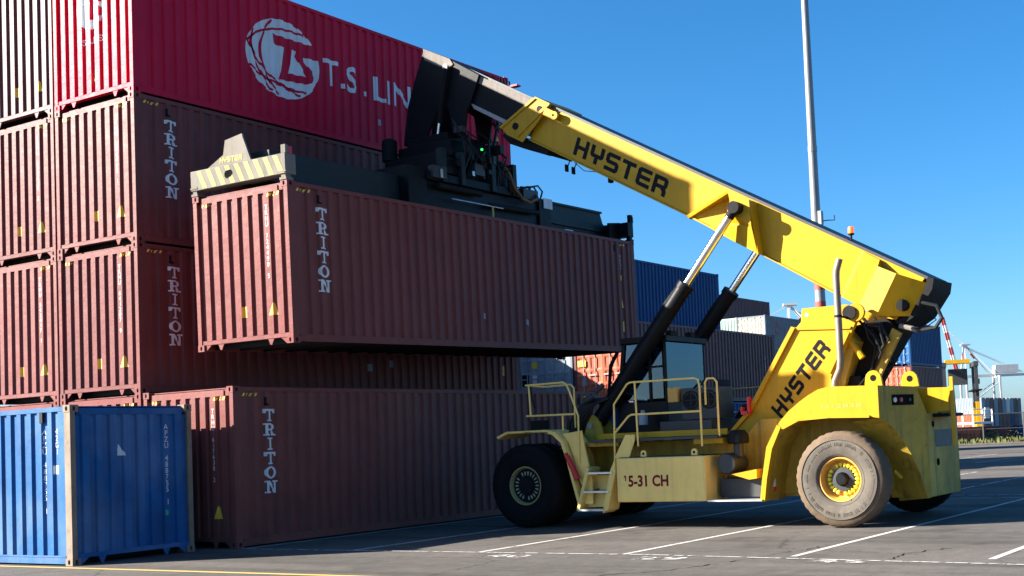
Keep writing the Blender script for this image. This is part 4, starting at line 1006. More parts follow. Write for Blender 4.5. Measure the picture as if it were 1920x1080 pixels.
# hoses on the spreader
part('brown_hose', SB().tube([sp(6.95, 0.3, 1.35), sp(7.15, 0.25, 1.1), sp(7.3, 0.22, 0.8), sp(7.55, 0.2, 0.58), sp(7.85, 0.2, 0.52), sp(8.2, 0.22, 0.66), sp(8.25, 0.3, 0.75)], 0.035, 10), 'hoseb', spm)
hs_ = SB()
for q in range(5):
    hs_.tube([sp(8.1+0.05*q, 0.5+0.15*q, 0.8), sp(8.3, 0.45+0.15*q, 0.98+0.02*q), sp(8.5+0.04*q, 0.4+0.15*q, 1.02), sp(8.75, 0.45+0.15*q, 0.92), sp(8.7+0.02*q, 0.5+0.15*q, 0.7)], 0.022, 6)
for q in range(4):
    hs_.tube([sp(6.7, 0.4+0.1*q, 1.4), sp(6.95+0.05*q, 0.3, 1.32), sp(7.1+0.06*q, 0.26, 1.0), sp(7.2+0.08*q, 0.26, 0.7)], 0.02, 6)
part('spreader_hoses', hs_, 'hose', spm)

# --- lift cylinders
def cyl(x):
    A = Vector((x, -6.55, 1.93)); B = Vector((x, -9.83, 5.86)); d = (B-A).normalized(); e = A+(B-A)*0.665
    c = part('lift_cylinder', MB().tube([A+d*0.1, e-d*0.12], 0.155, 20).tube([e-d*0.12, e], 0.175, 20), 'black')
    part('piston_rod', MB().tube([e, B-d*0.08], 0.082, 20), 'chrome', c)
    part('rod_eye', MB().tube([B+Vector((-0.11, 0, 0)), B+Vector((0.11, 0, 0))], 0.115, 18).tube([B-d*0.22, B-d*0.02], 0.09, 14), 'blackm', c)
    part('oil_pipe', MB().tube([A+d*0.9+Vector((-0.05, 0.19, 0.0)), e-d*0.5+Vector((-0.05, 0.19, 0.0))], 0.022, 8).tube([e-d*0.5+Vector((-0.05, 0.19, 0)), e-d*0.1+Vector((-0.03, 0.15, 0.02))], 0.03, 8), 'blackm', c)
    part('pivot_pin', MB().tube([A+Vector((-0.24, 0, 0)), A+Vector((0.24, 0, 0))], 0.055, 16), 'grey', c)
    lg = [(-6.9, 1.55), (-6.2, 1.55), (-6.33, 2.0)]+[(-6.55+0.2*math.cos(R(a)), 1.95+0.2*math.sin(R(a))) for a in range(15, 166, 25)]+[(-6.77, 2.0)]
    part('cylinder_mount', MB().px(lg, x-0.21, x-0.16).px(lg, x+0.16, x+0.21), 'yellowd', c)
cyl(5.65); cyl(mx(5.65))

# --- chassis
ch = MB()
for x in (5.42, mx(5.42)-0.06):
    ch.px([(-4.75, 0.7), (-5.2, 1.45), (-6.2, 1.58), (-9.9, 1.58), (-10.2, 1.9), (-12.6, 1.9), (-12.6, 0.62), (-9.6, 0.5), (-6.6, 0.5)], x, x+0.06)
ch.box((5.48, -12.6, 0.6), (mx(5.48), -4.9, 1.1))
chp = part('chassis', ch, 'yellowd', bevel=0.01)
part('front_axle', MB().tube([(4.6, -5.55, 0.82), (mx(4.6), -5.55, 0.82)], 0.22, 16), 'blackm', chp)
part('rear_axle', MB().tube([(4.9, -12.05, 0.82), (mx(4.9), -12.05, 0.82)], 0.16, 16).box((5.6, -12.3, 0.55), (mx(5.6), -11.8, 1.0)), 'blackm', chp)
dk = part('cab_deck', MB().box((4.62, -9.75, 1.60), (mx(4.62), -7.0, 1.645)), 'dkgrey', chp)
part('deck_edge', MB().box((4.95, -9.78, 1.655), (5.0, -7.0, 1.76)).box((4.75, -9.78, 1.50), (5.45, -9.2, 1.595)), 'yellow', chp)
part('front_crossmember', MB().box((5.2, -6.15, 1.0), (mx(5.2), -5.0, 1.52)).box((4.75, -7.6, 1.52), (5.42, -6.4, 1.60)), 'yellowd', chp, bevel=0.01)
part('gusset_plate', MB().px([(-7.6, 1.29), (-7.92, 1.29), (-8.06, 1.62), (-8.06, 1.72), (-7.86, 1.72)], 4.58, 4.60), 'creamy', chp)
part('hose_bundle', (lambda b: [b.tube([(5.2+0.07*q, -6.2, 0.9), (5.15+0.06*q, -6.12-0.02*q, 1.4), (5.2+0.05*q, -6.2-0.05*q, 2.0), (5.35, -6.45-0.05*q, 2.35), (5.5, -6.75-0.04*q, 2.45)], 0.035, 8) for q in range(6)] and b)(MB()), 'hose', chp)
part('hose_fitting', MB().tube([(5.3, -6.5, 2.4), (5.35, -6.72, 2.52)], 0.06, 10).tube([(5.25, -6.85, 2.6), (5.3, -6.98, 2.72)], 0.05, 10), 'dkgrey', chp)

# tank
tk = MB().box((4.5, -9.54, 0.48), (5.38, -7.68, 1.29)); tank = part('fuel_tank', tk, 'creamy', bevel=0.02)
part('tank_lid', MB().box((4.53, -9.48, 1.29), (5.3, -7.74, 1.305)), 'dkgrey', tank)
for y in (-8.22, -9.28):
    part('tank_lug', MB().px([(y-0.06, 1.29), (y+0.06, 1.29), (y+0.06, 1.38), (y+0.03, 1.42), (y-0.03, 1.42), (y-0.06, 1.38)], 4.6, 4.63), 'creamy', tank)
    part('lug_hole', MB().tube([(4.597, y, 1.36), (4.633, y, 1.36)], 0.025, 10), 'hole', tank)
f = Flat().text('5-31 CH', 0.20, 0.10, -0.01, bold=0.045, wid=1.0).poly([(0.02, 0.19), (0.055, 0.19), (0.055, 0.09), (0.03, 0.09), (0.03, 0.16), (0.0, 0.145), (0.0, 0.17)])
w_ = max(p[0] for p in f.v)
flatpart('lettering', f, lambda a, b: (4.497, -7.84-a*(0.94/w_), 0.78+b), 'redtext', tank)
part('battery_box', MB().box((4.9, -10.5, 0.52), (5.4, -9.62, 0.86)), 'dkgrey', tank, bevel=0.01)
part('side_step', MB().box((4.5, -10.62, 0.47), (4.95, -9.56, 0.50)), 'steel', tank)
part('tank_drain', MB().tube([(5.0, -9.62, 0.5), (5.0, -9.62, 0.85)], 0.03, 8).lathe([(0, 0.0), (0, 0.05), (0.06, 0.05), (0.07, 0.0)], (5.0, -9.62, 0.82), 'z', 8), 'yellowd', tank)

# air cleaner
ac = part('air_cleaner', MB().lathe([(0, 0.0), (0, 0.17), (0.03, 0.19), (0.5, 0.19), (0.53, 0.15), (0.53, 0.0)], (4.72, -9.85, 1.13), 'x', 24), 'dkgrey')
part('intake_cap', MB().lathe([(0, 0.0), (0, 0.18), (0.03, 0.20), (0.15, 0.19), (0.24, 0.13), (0.25, 0)], (4.95, -10.0, 1.48), 'z', 20), 'blackm', ac)
part('intake_pipe', MB().tube([(4.95, -10.0, 1.25), (4.95, -10.0, 1.5)], 0.09, 14), 'dkgrey', ac)
part('cleaner_bracket', MB().px([(-10.45, 1.02), (-9.95, 0.94), (-10.3, 0.84), (-10.45, 0.86)], 4.7, 5.2), 'yellow', ac)
fe = part('fire_extinguisher', MB().lathe([(0, 0), (0, 0.07), (0.36, 0.07), (0.42, 0.03), (0.44, 0.03), (0.44, 0)], (4.95, -10.62, 0.62), 'z', 14), 'redp')
part('extinguisher_label', MB().lathe([(0.08, 0.0715), (0.24, 0.0715)], (4.95, -10.62, 0.62), 'z', 14), 'white', fe)
part('extinguisher_valve', MB().box((4.92, -10.66, 1.06), (4.98, -10.56, 1.12)).tube([(4.92, -10.58, 1.08), (4.86, -10.50, 1.02), (4.86, -10.48, 0.7)], 0.014, 6), 'blackm', fe)
part('cable_reel_marker', MB().box((5.52, -9.93, 2.02), (5.62, -9.98, 2.32)).box((5.52, -9.80, 2.0), (5.62, -9.95, 2.06)).box((5.5, -9.80, 2.06), (5.62, -9.84, 2.14)), 'redp')

# front fender
def fender(x0, x1, m, sgn):
    prof = [(-4.98, 1.74), (-5.22, 1.84), (-6.05, 1.84), (-6.28, 1.78), (-6.46, 1.62), (-6.56, 1.35), (-6.68, 0.9), (-6.80, 0.46)]
    inn = [(-6.86, 0.46), (-6.74, 0.9), (-6.62, 1.35), (-6.52, 1.66), (-6.34, 1.84), (-6.10, 1.885), (-5.2, 1.885), (-4.95, 1.79)]
    return m.px(prof+inn, x0, x1)
ff = part('front_fender', fender(4.48, 5.35, MB(), -1), 'creamy', bevel=0.008)
part('fender_panel', MB().px([(-6.42, 1.79), (-6.56, 1.62), (-6.66, 1.35), (-6.78, 0.9), (-6.88, 0.45), (-7.06, 0.45), (-7.06, 0.9), (-6.95, 1.4), (-6.86, 1.84)], 4.62, 4.66), 'creamy', ff)
part('fender_lamp', MB().box((5.0, -5.75, 1.90), (5.15, -5.42, 2.08)), 'blackm', ff)
part('fender_mirror', MB().lathe([(0, 0), (0, 0.10), (0.03, 0.13), (0.05, 0.13), (0.06, 0)], (4.7, -6.62, 1.78), 'x', 16).tube([(4.72, -6.62, 1.5), (4.72, -6.6, 1.75)], 0.04, 8), 'blackm', ff)
part('red_tube', MB().tube([(4.5, -6.60, 1.36), (4.5, -6.82, 0.92)], 0.055, 12).tube([(4.5, -6.57, 1.42), (4.5, -6.60, 1.36)], 0.035, 10), 'redp', ff)
part('tube_cable', MB().tube([(4.5, -6.82, 0.92), (4.55, -6.88, 0.75), (4.7, -7.0, 0.68), (4.8, -7.1, 0.72)], 0.012, 6), 'hose', ff)
ff2 = part('front_fender', fender(mx(5.35), mx(4.48), MB(), 1), 'creamy', bevel=0.008)

# ladder
la = MB()
la.px([(-6.76, 0.33), (-6.82, 0.33), (-7.08, 1.12), (-7.02, 1.15)], 4.5, 4.9)
la.px([(-7.34, 0.28), (-7.46, 0.34), (-7.66, 1.05), (-7.66, 1.29), (-7.54, 1.06)], 4.5, 4.9)
lad = part('ladder', la, 'creamy')
for z, y0, y1 in ((0.34, -6.80, -7.38), (0.68, -6.92, -7.5), (1.03, -7.04, -7.6)):
    part('step', MB().box((4.48, y1, z-0.02), (4.78, y0, z+0.015)), 'steel', lad)
part('riser', MB().box((4.8, -7.5, 0.70), (4.82, -6.95, 0.98)).box((4.74, -7.42, 0.38), (4.76, -6.85, 0.64)), 'creamy', lad)

# railings
def rail(name, paths, mat='creamy', r=0.019):
    m = MB()
    for p in paths:
        m.tube(p, r, 8)
    return part(name, m, mat)
X_ = 4.6
rail('front_handrail', [
    [(4.62, -5.60, 2.77), (4.62, -6.48, 2.78), (X_, -6.56, 2.75), (X_, -6.62, 2.65), (X_, -6.82, 2.12), (X_, -6.80, 1.22)],
    [(4.62, -5.60, 2.17), (X_, -6.76, 2.16)], [(4.62, -5.68, 2.77), (4.62, -5.70, 2.17)],
    [(5.05, -5.75, 2.74), (5.05, -6.38, 2.75), (5.05, -6.45, 2.68), (5.05, -6.45, 1.86)], [(4.66, -6.42, 2.16), (4.66, -6.42, 1.86)], [(4.62, -5.62, 2.77), (5.05, -5.75, 2.74)]])
part('rail_strap', MB().tube([(4.62, -5.72, 2.74), (4.63, -5.74, 2.5), (4.64, -5.80, 2.3)], 0.016, 6), 'blackm')
rail('cab_handrail', [
    [(X_, -7.60, 1.24), (X_, -7.63, 2.30), (X_, -7.93, 2.66), (X_, -8.0, 2.69), (X_, -9.34, 2.69), (X_, -9.42, 2.66), (X_, -9.45, 2.56), (X_, -9.45, 1.46)],
    [(X_, -8.10, 2.69), (X_, -8.12, 1.5)], [(X_, -7.60, 1.74), (X_, -7.93, 2.06), (X_, -8.0, 2.09), (X_, -9.44, 2.09)],
    [(X_+0.12, -9.50, 2.2), (X_+0.12, -9.50, 2.60), (X_+0.12, -9.55, 2.67), (X_+0.12, -9.68, 2.67), (X_+0.12, -9.74, 2.60), (X_+0.12, -9.74, 1.62)]])
rail('far_handrail', [[(mx(X_), -7.6, 1.6), (mx(X_), -7.6, 2.6), (mx(X_), -9.4, 2.6), (mx(X_), -9.4, 1.6)], [(mx(X_), -7.6, 2.1), (mx(X_), -9.4, 2.1)]])

# cab
CX0, CX1, CY0, CY1 = 5.78, 7.42, -8.12, -7.0   # rear, front
cab = MB()
def post(a, b, r=0.045): cab.box(a, b)
cab.box((CX0, CY0, 1.65), (CX1, CY1+0.02, 2.35))             # lower body
cab.box((CX0-0.03, CY0-0.05, 3.50), (CX1+0.03, CY1-0.12, 3.62))  # roof
cab.px([(CY1+0.02, 2.35), (CY1-0.07, 2.35), (CY1-0.22, 3.5), (CY1-0.13, 3.5)], CX0, CX0+0.07)
cab.px([(CY1+0.02, 2.35), (CY1-0.07, 2.35), (CY1-0.22, 3.5), (CY1-0.13, 3.5)], CX1-0.07, CX1)
for x in (CX0, CX1-0.05): cab.box((x, CY0, 2.35), (x+0.05, CY0+0.06, 3.5))
cab.box((CX0, CY0+0.08, 3.0), (CX0+0.04, CY1-0.16, 3.04))
cab.box((CX0+0.002, CY0+0.34, 2.35), (CX0+0.05, CY0+0.40, 3.5))
cabp = part('cab', cab, 'black', bevel=0.015)
part('rear_window', MB().box((CX0+0.055, CY0+0.015, 2.4), (CX1-0.055, CY0+0.025, 3.49)), 'glass', cabp)
part('side_window', MB().px([(CY0+0.41, 2.4), (CY0+0.41, 3.48), (CY1-0.24, 3.48), (CY1-0.1, 2.4)], CX0+0.02, CX0+0.028), 'glass', cabp)
part('door_window', MB().px([(CY0+0.09, 2.4), (CY0+0.33, 2.4), (CY0+0.33, 3.48), (CY0+0.09, 3.48)], CX0+0.02, CX0+0.028), 'glass', cabp)
part('far_window', MB().px([(CY0+0.09, 2.4), (CY1-0.1, 2.4), (CY1-0.24, 3.48), (CY0+0.09, 3.48)], CX1-0.03, CX1-0.022), 'glass', cabp)
part('windscreen', MB().quad((CX0+0.08, CY1-0.03, 2.4), (CX1-0.08, CY1-0.03, 2.4), (CX1-0.08, CY1-0.17, 3.48), (CX0+0.08, CY1-0.17, 3.48)), 'glass', cabp)
part('wiper', MB().tube([(CX0+0.85, CY0-0.03, 2.42), (CX1-0.12, CY0-0.03, 2.75)], 0.022, 6).tube([(CX0+0.3, CY0-0.03, 2.42), (CX1, CY0-0.04, 2.46)], 0.012, 6), 'blackm', cabp)
part('operator_seat', MB().box((6.3, -7.85, 2.3), (6.9, -7.35, 2.45)).box((6.3, -7.95, 2.4), (6.9, -7.8, 3.05)).box((6.42, -7.95, 3.05), (6.78, -7.85, 3.25)), 'blackm', cabp, bevel=0.03)
part('rear_mirror', MB().box((CX1+0.18, CY0-0.15, 2.55), (CX1+0.75, CY0-0.10, 2.78)).tube([(CX1, CY0-0.1, 2.5), (CX1+0.7, CY0-0.12, 2.53)], 0.014, 6), 'blackm', cabp)
part('roof_lamp', MB().box((6.0, CY0-0.02, 3.62), (6.25, CY0+0.1, 3.72)).box((6.8, CY0-0.02, 3.62), (7.0, CY0+0.1, 3.72)), 'blackm', cabp)
part('grab_bar', (lambda b: [b.tube([(5.62+0.05*q, -6.85, 2.35+0.1*q), (5.6+0.05*q, -6.95, 3.1), (5.7+0.05*q, -7.05, 3.35)], 0.014, 6) for q in range(3)] and b)(MB()), 'blackm', cabp)
# climate unit and boxes behind the cab
au = part('climate_unit', MB().box((5.55, -9.35, 1.95), (6.15, -8.55, 2.55)), 'dkgrey', bevel=0.01)
for y in (-8.76, -9.14):
    part('fan_guard', MB().lathe([(0, 0.13), (0.02, 0.17), (0.0, 0.18)], (5.53, y, 2.32), 'x', 24).tube([(5.535, y-0.16, 2.32), (5.535, y+0.16, 2.32)], 0.008, 6).tube([(5.535, y, 2.16), (5.535, y, 2.48)], 0.008, 6), 'dkgrey', au)
    part('fan', MB().disc((5.54, y, 2.32), 0.165, 'x'), 'blackm', au)
part('orange_box', MB().box((5.5, -8.5, 2.3), (5.75, -8.28, 2.58)), 'rimy', au, bevel=0.01)
part('equipment_box', MB().box((5.3, -9.3, 1.66), (6.6, -8.2, 1.94)), 'dkgrey', au, bevel=0.01)
part('white_bottle', MB().lathe([(0, 0.0), (0, 0.09), (0.18, 0.09), (0.24, 0.04), (0.28, 0.04), (0.28, 0)], (5.45, -7.75, 1.9), 'z', 12), 'greyc', au)
ah = MB(); ah.tube([(6.9, -9.1, 1.7), (6.9, -9.12, 1.95), (6.9, -9.25, 2.12), (6.9, -9.5, 2.16), (6.9, -9.75, 2.08), (6.9, -9.9, 1.85), (6.9, -9.95, 1.6)], 0.12, 14)
for k in range(12):
    a = k/11; 
part('air_hose', ah, 'hose')

# tower carrying the boom
tp = [(-9.0, 1.5), (-9.55, 1.66), (-9.95, 2.02), (-10.92, 3.52), (-11.02, 3.62), (-11.05, 3.86), (-11.9, 3.86), (-12.15, 3.7), (-11.95, 3.3), (-11.55, 2.6), (-11.6, 1.55)]
tw_ = MB(); tw_.px(tp, 5.66, 5.76); tw_.px(tp, mx(5.76), mx(5.66))
tower = part('boom_tower', tw_, 'yellow', bevel=0.01)
fl = [(-9.0, 1.5), (-9.50, 1.70), (-9.88, 2.06), (-10.85, 3.55), (-10.92, 3.52), (-9.95, 2.02), (-9.55, 1.66), (-9.1, 1.5)]
part('tower_flange', MB().px(fl, 5.60, 5.72).px(fl, mx(5.72), mx(5.60)), 'yellow', tower)
part('tower_rib', MB().px([(-10.92, 3.48), (-11.95, 3.42), (-11.98, 3.46), (-10.92, 3.53)], 5.63, 5.66).px([(-11.55, 2.65), (-11.95, 3.35), (-11.90, 3.38), (-11.48, 2.68)], 5.60, 5.66), 'yellow', tower)
part('tower_cross', MB().px([(-9.4, 1.5), (-11.4, 1.5), (-12.0, 3.2), (-11.85, 3.4), (-11.2, 3.5)], 5.8, mx(5.8)), 'yellowd', tower)
part('tower_pin', MB().tube([(5.56, -11.98, 3.70), (5.7, -11.98, 3.70)], 0.125, 20), 'blackm', tower)
part('pin_holder', MB().tube([(5.60, -12.08, 3.70), (5.68, -12.08, 3.70)], 0.16, 20), 'yellow', tower)
part('tower_hole', MB().tube([(5.655, -11.14, 3.74), (5.67, -11.14, 3.74)], 0.035, 12), 'white', tower)
f = Flat().glyphs(GLY, 'HYSTER', 0.30, 0, 0, gap=0.16, shear=0.12); w_ = max(p[0] for p in f.v)
ax = Vector((0, -1.02, 1.20)).normalized(); ay = Vector((0, 1.20, 1.02)).normalized(); o0 = Vector((5.655, -10.55, 1.88))
flatpart('lettering', f, lambda a, b: o0+ax*a*(1.60/w_)+ay*b, 'blktext', tower)
# hoses between tower and boom
hb = MB(); rq = random.Random(11)
for q in range(16):
    x = 5.85+rq.random()*0.9; j = lambda k: rq.uniform(-k, k)
    hb.tube([(x, -12.0+j(.15), 3.55+j(.1)), (x+j(.08), -12.25+j(.15), 3.25+j(.15)), (x+j(.1), -12.3+j(.2), 2.95+j(.15)), (x+j(.1), -12.15+j(.15), 2.7+j(.1)), (x+j(.05), -11.95+j(.15), 2.36)], rq.choice((0.018, 0.025, 0.03)), 6)
for q in range(5):
    x = 5.85+rq.random()*0.5; j = lambda k: rq.uniform(-k, k)
    hb.tube([(x, -12.1+j(.1), 3.5), (x-0.12, -12.35+j(.12), 3.42+j(.1)), (x-0.1, -12.5+j(.1), 3.15+j(.1)), (x, -12.25, 2.9+j(.1))], 0.03, 8)
part('boom_hoses', hb, 'hose', tower)
part('rear_hose', MB().tube([(6.0, -13.15, 3.8), (5.98, -13.42, 3.72), (5.98, -13.5, 3.5), (5.98, -13.38, 3.34), (6.0, -13.1, 3.32), (6.05, -12.75, 3.42)], 0.035, 8).tube([(6.3, -13.1, 3.75), (6.3, -13.3, 3.5), (6.3, -13.1, 3.38), (6.3, -12.8, 3.42)], 0.012, 6), 'hose', tower)
part('hose_sleeve', MB().tube([(6.02, -13.05, 3.33), (6.05, -12.72, 3.43)], 0.045, 8), 'wornlit', tower)
part('hydraulic_tank', MB().box((5.95, -12.0, 1.9), (7.2, -11.5, 2.6)).px([(-11.6, 2.36), (-11.98, 2.36), (-12.66, 3.38), (-12.45, 3.6), (-11.8, 3.5)], 6.15, 7.0), 'blackm', tower, bevel=0.02)
part('link_arm', MB().px([(-12.02, 2.35), (-12.2, 2.35), (-12.75, 3.3), (-12.6, 3.4)], 6.0, 6.1), 'yellowd', tower)
part('link_bar', MB().tube([(5.8, -12.1, 2.9), (5.8, -11.75, 3.45)], 0.06, 10), 'yellow', tower)

# exhaust
ex = part('exhaust_pipe', MB().tube([(5.2, -11.78, 2.36), (5.2, -11.80, 2.5), (5.2, -11.90, 2.7), (5.2, -11.92, 2.85), (5.2, -11.92, 4.3), (5.2, -11.93, 4.42), (5.2, -12.0, 4.62)], 0.062, 16, close=False), 'exhaust')
part('exhaust_mouth', MB().tube([(5.2, -11.925, 4.40), (5.2, -11.99, 4.605)], 0.056, 14), 'hole', ex)
part('exhaust_clamp', MB().tube([(5.2, -11.92, 3.60), (5.2, -11.92, 3.64)], 0.07, 14).box((5.2, -11.94, 3.605), (5.66, -11.90, 3.635)), 'blackm', ex)

# rear body: fender skin with wheel arch, chamfered counterweight
arch = [(-10.62, 0.46), (-10.70, 0.9), (-10.83, 1.4), (-11.06, 1.74), (-11.35, 1.86), (-11.9, 1.88), (-12.5, 1.86), (-12.78, 1.82), (-12.857, 1.74), (-12.952, 1.52), (-13.048, 1.2), (-13.124, 0.85), (-13.182, 0.42)]
topz = {0: 0.60}
def topl(y):
    pts = [(-10.56, 0.46), (-10.62, 0.85), (-10.73, 1.40), (-10.95, 1.80), (-11.15, 2.0), (-11.45, 2.22), (-11.80, 2.39), (-12.78, 2.36), (-13.13, 2.33), (-13.22, 1.86), (-14.3, 1.86)]
    for a, b in zip(pts, pts[1:]):
        if a[0] >= y >= b[0]: return a[1]+(b[1]-a[1])*(a[0]-y)/(a[0]-b[0])
    return pts[-1][1]
YC, YE, XE = -12.78, -13.22, 5.75
def outx(y): return 4.6 if y >= YC else 4.6+(YC-y)*(XE-4.6)/(YC-YE)
def rear_skin(sgn):
    fx = (lambda x: x) if sgn < 0 else mx
    side = MB(); cw_ = MB(); well = MB()
    A = arch+[(-13.525, 0.42)]
    # dense columns
    cols = []
    for (y0, z0), (y1, z1) in zip(arch, arch[1:]):
        for k in range(3): cols.append((y0+(y1-y0)*k/3, z0+(z1-z0)*k/3))
    cols.append(arch[-1]); cols += [(-13.2, 0.42), (YE, 0.43)]
    ext = []
    for y, z in cols: ext.append((y, z, topl(y)+ (0.0)))
    for (ya, za, ta), (yb, zb, tb) in zip(ext, ext[1:]):
        m = side if yb >= YC-1e-6 else cw_
        m.quad((fx(outx(ya)), ya, za), (fx(outx(yb)), yb, zb), (fx(outx(yb)), yb, max(tb, zb+0.02)), (fx(outx(ya)), ya, max(ta, za+0.02)))
        if yb >= YC-1e-6: well.quad((fx(outx(ya)), ya, za), (fx(outx(yb)), yb, zb), (fx(5.5), yb, zb), (fx(5.5), ya, za))
        elif yb >= -13.19: well.quad((fx(outx(ya)), ya, za), (fx(outx(yb)), yb, zb), (fx(outx(yb)+0.15), yb+0.55, zb-0.05), (fx(outx(ya)+0.15), ya+0.55, za-0.05))
        # outer rolled edge/top deck
        (side if yb >= YC-1e-6 else cw_).quad((fx(outx(ya)), ya, max(ta, za+0.02)), (fx(outx(yb)), yb, max(tb, zb+0.02)), (fx(5.9), yb+(0.25 if yb < YC else 0), max(tb, zb+0.02)), (fx(5.9), ya+(0.25 if ya < YC else 0), max(ta, za+0.02)))
    well.quad((fx(5.5), -10.6, 0.5), (fx(5.5), -12.6, 0.5), (fx(5.5), -12.6, 1.9), (fx(5.5), -10.6, 1.9))
    return side, cw_, well
for sgn in (-1, 1):
    a, b, c = rear_skin(sgn)
    rf = part('rear_fender', a, 'yellow', sm=False)
    part('wheel_well', c, 'yellowd', rf, sm=False)
    cwp = part('counterweight_flank', b, 'yellowd', sm=False)
    if sgn < 0:
        rim_ = []
        part('fender_lip', MB().px([(-10.96, 1.74), (-11.06, 1.70), (-11.35, 1.83), (-11.9, 1.855), (-12.5, 1.835), (-12.62, 1.83), (-12.62, 1.87), (-12.5, 1.875), (-11.9, 1.895), (-11.32, 1.88), (-11.0, 1.76)], 4.56, 4.64), 'yellow', rf)
        part('front_leg_edge', MB().px([(-10.56, 0.46), (-10.62, 0.85), (-10.73, 1.40), (-10.95, 1.78), (-11.02, 1.74), (-10.83, 1.36), (-10.71, 0.85), (-10.65, 0.46)], 4.55, 4.66), 'yellow', rf)
        tl = MB(); yl, zl = -13.22, 2.12
        part('tail_lamp_recess', MB().quad((outx(-12.90)-0.003, -12.90-0.006, 2.02), (outx(-13.10)-0.003, -13.10-0.006, 2.02), (outx(-13.10)-0.003, -13.10-0.006, 2.20), (outx(-12.90)-0.003, -12.90-0.006, 2.20)), 'hole', cwp, sm=False)
        for y, mt in ((-12.925, 'lens'), (-12.98, 'redlens'), (-13.06, 'dkgrey')):
            part('tail_lamp', MB().tube([(outx(y)-0.006, y-0.022, 2.11), (outx(y)+0.006, y+0.02, 2.11)], 0.042 if mt != 'dkgrey' else 0.03, 12), mt, cwp)
        f = Flat().text('H12838', 0.065, 0, 0, wid=1.9)
        flatpart('serial_lettering', f, lambda a, b: (4.597, -11.75-a*1.35, 2.02+b), 'rimy', rf)
        part('sun_sliver', MB().tube([(5.0, -12.84, 0.93), (5.12, -12.92, 0.80)], 0.03, 8), 'yellow', cwp)  # yellow tube stands in for a sliver of sunlight in the wheel well
cwm = MB(); cwm.box((XE, YE, 0.43), (mx(XE)+0.0, -12.5, 1.855)).box((5.92, -12.95, 1.3), (mx(5.92), -12.3, 2.30))
cw0 = part('counterweight', cwm, 'yellowd', bevel=0.015)
part('guard_plate', MB().px([(-12.96, 1.86), (-13.54, 1.90), (-13.56, 2.30), (-12.96, 2.315)], 6.0, 6.06), 'yellow', cw0, bevel=0.006)
part('rear_shade_slab', MB().box((6.06, -13.5, 1.80), (6.9, -13.2, 1.86)), 'blackm', cw0)  # black slab stands in for the shade below the guard plate
part('tow_recess', MB().box((6.12, YE-0.005, 1.28), (7.2, YE+0.02, 1.58)), 'dkgrey', cw0)
part('tow_hole', MB().tube([(6.02, YE-0.012, 1.68), (6.02, YE+0.05, 1.68)], 0.055, 14).tube([(6.2, YE-0.012, 1.02), (6.2, YE+0.05, 1.02)], 0.065, 14), 'hole', cw0)
part('guide_post', MB().box((5.98, -13.62, 1.30), (6.05, -13.56, 2.48)), 'yellow', cw0)
def eye(x, y, z):
    pr_ = [(y-0.15, z), (y-0.15, z+0.14)]+[(y+0.15*math.cos(R(a)), z+0.15+0.13*math.sin(R(a))) for a in range(180, -1, -30)][::-1][::-1]+[(y+0.15, z+0.14), (y+0.15, z)]
    p_ = part('lifting_eye', MB().px([(y+0.16, z)]+[(y+0.14*math.cos(R(a)), z+0.14+0.13*math.sin(R(a))) for a in range(0, 181, 30)]+[(y-0.16, z)], x, x+0.06), 'yellow', bevel=0.006)
    part('eye_hole', MB().tube([(x-0.003, y, z+0.14), (x+0.063, y, z+0.14)], 0.055, 14), 'hole', p_)
eye(4.85, -12.62, 2.355); eye(5.5, -13.03, 2.33)
part('rear_deck', MB().box((5.92, -12.9, 2.302), (mx(5.92), -11.6, 2.345)), 'yellow')

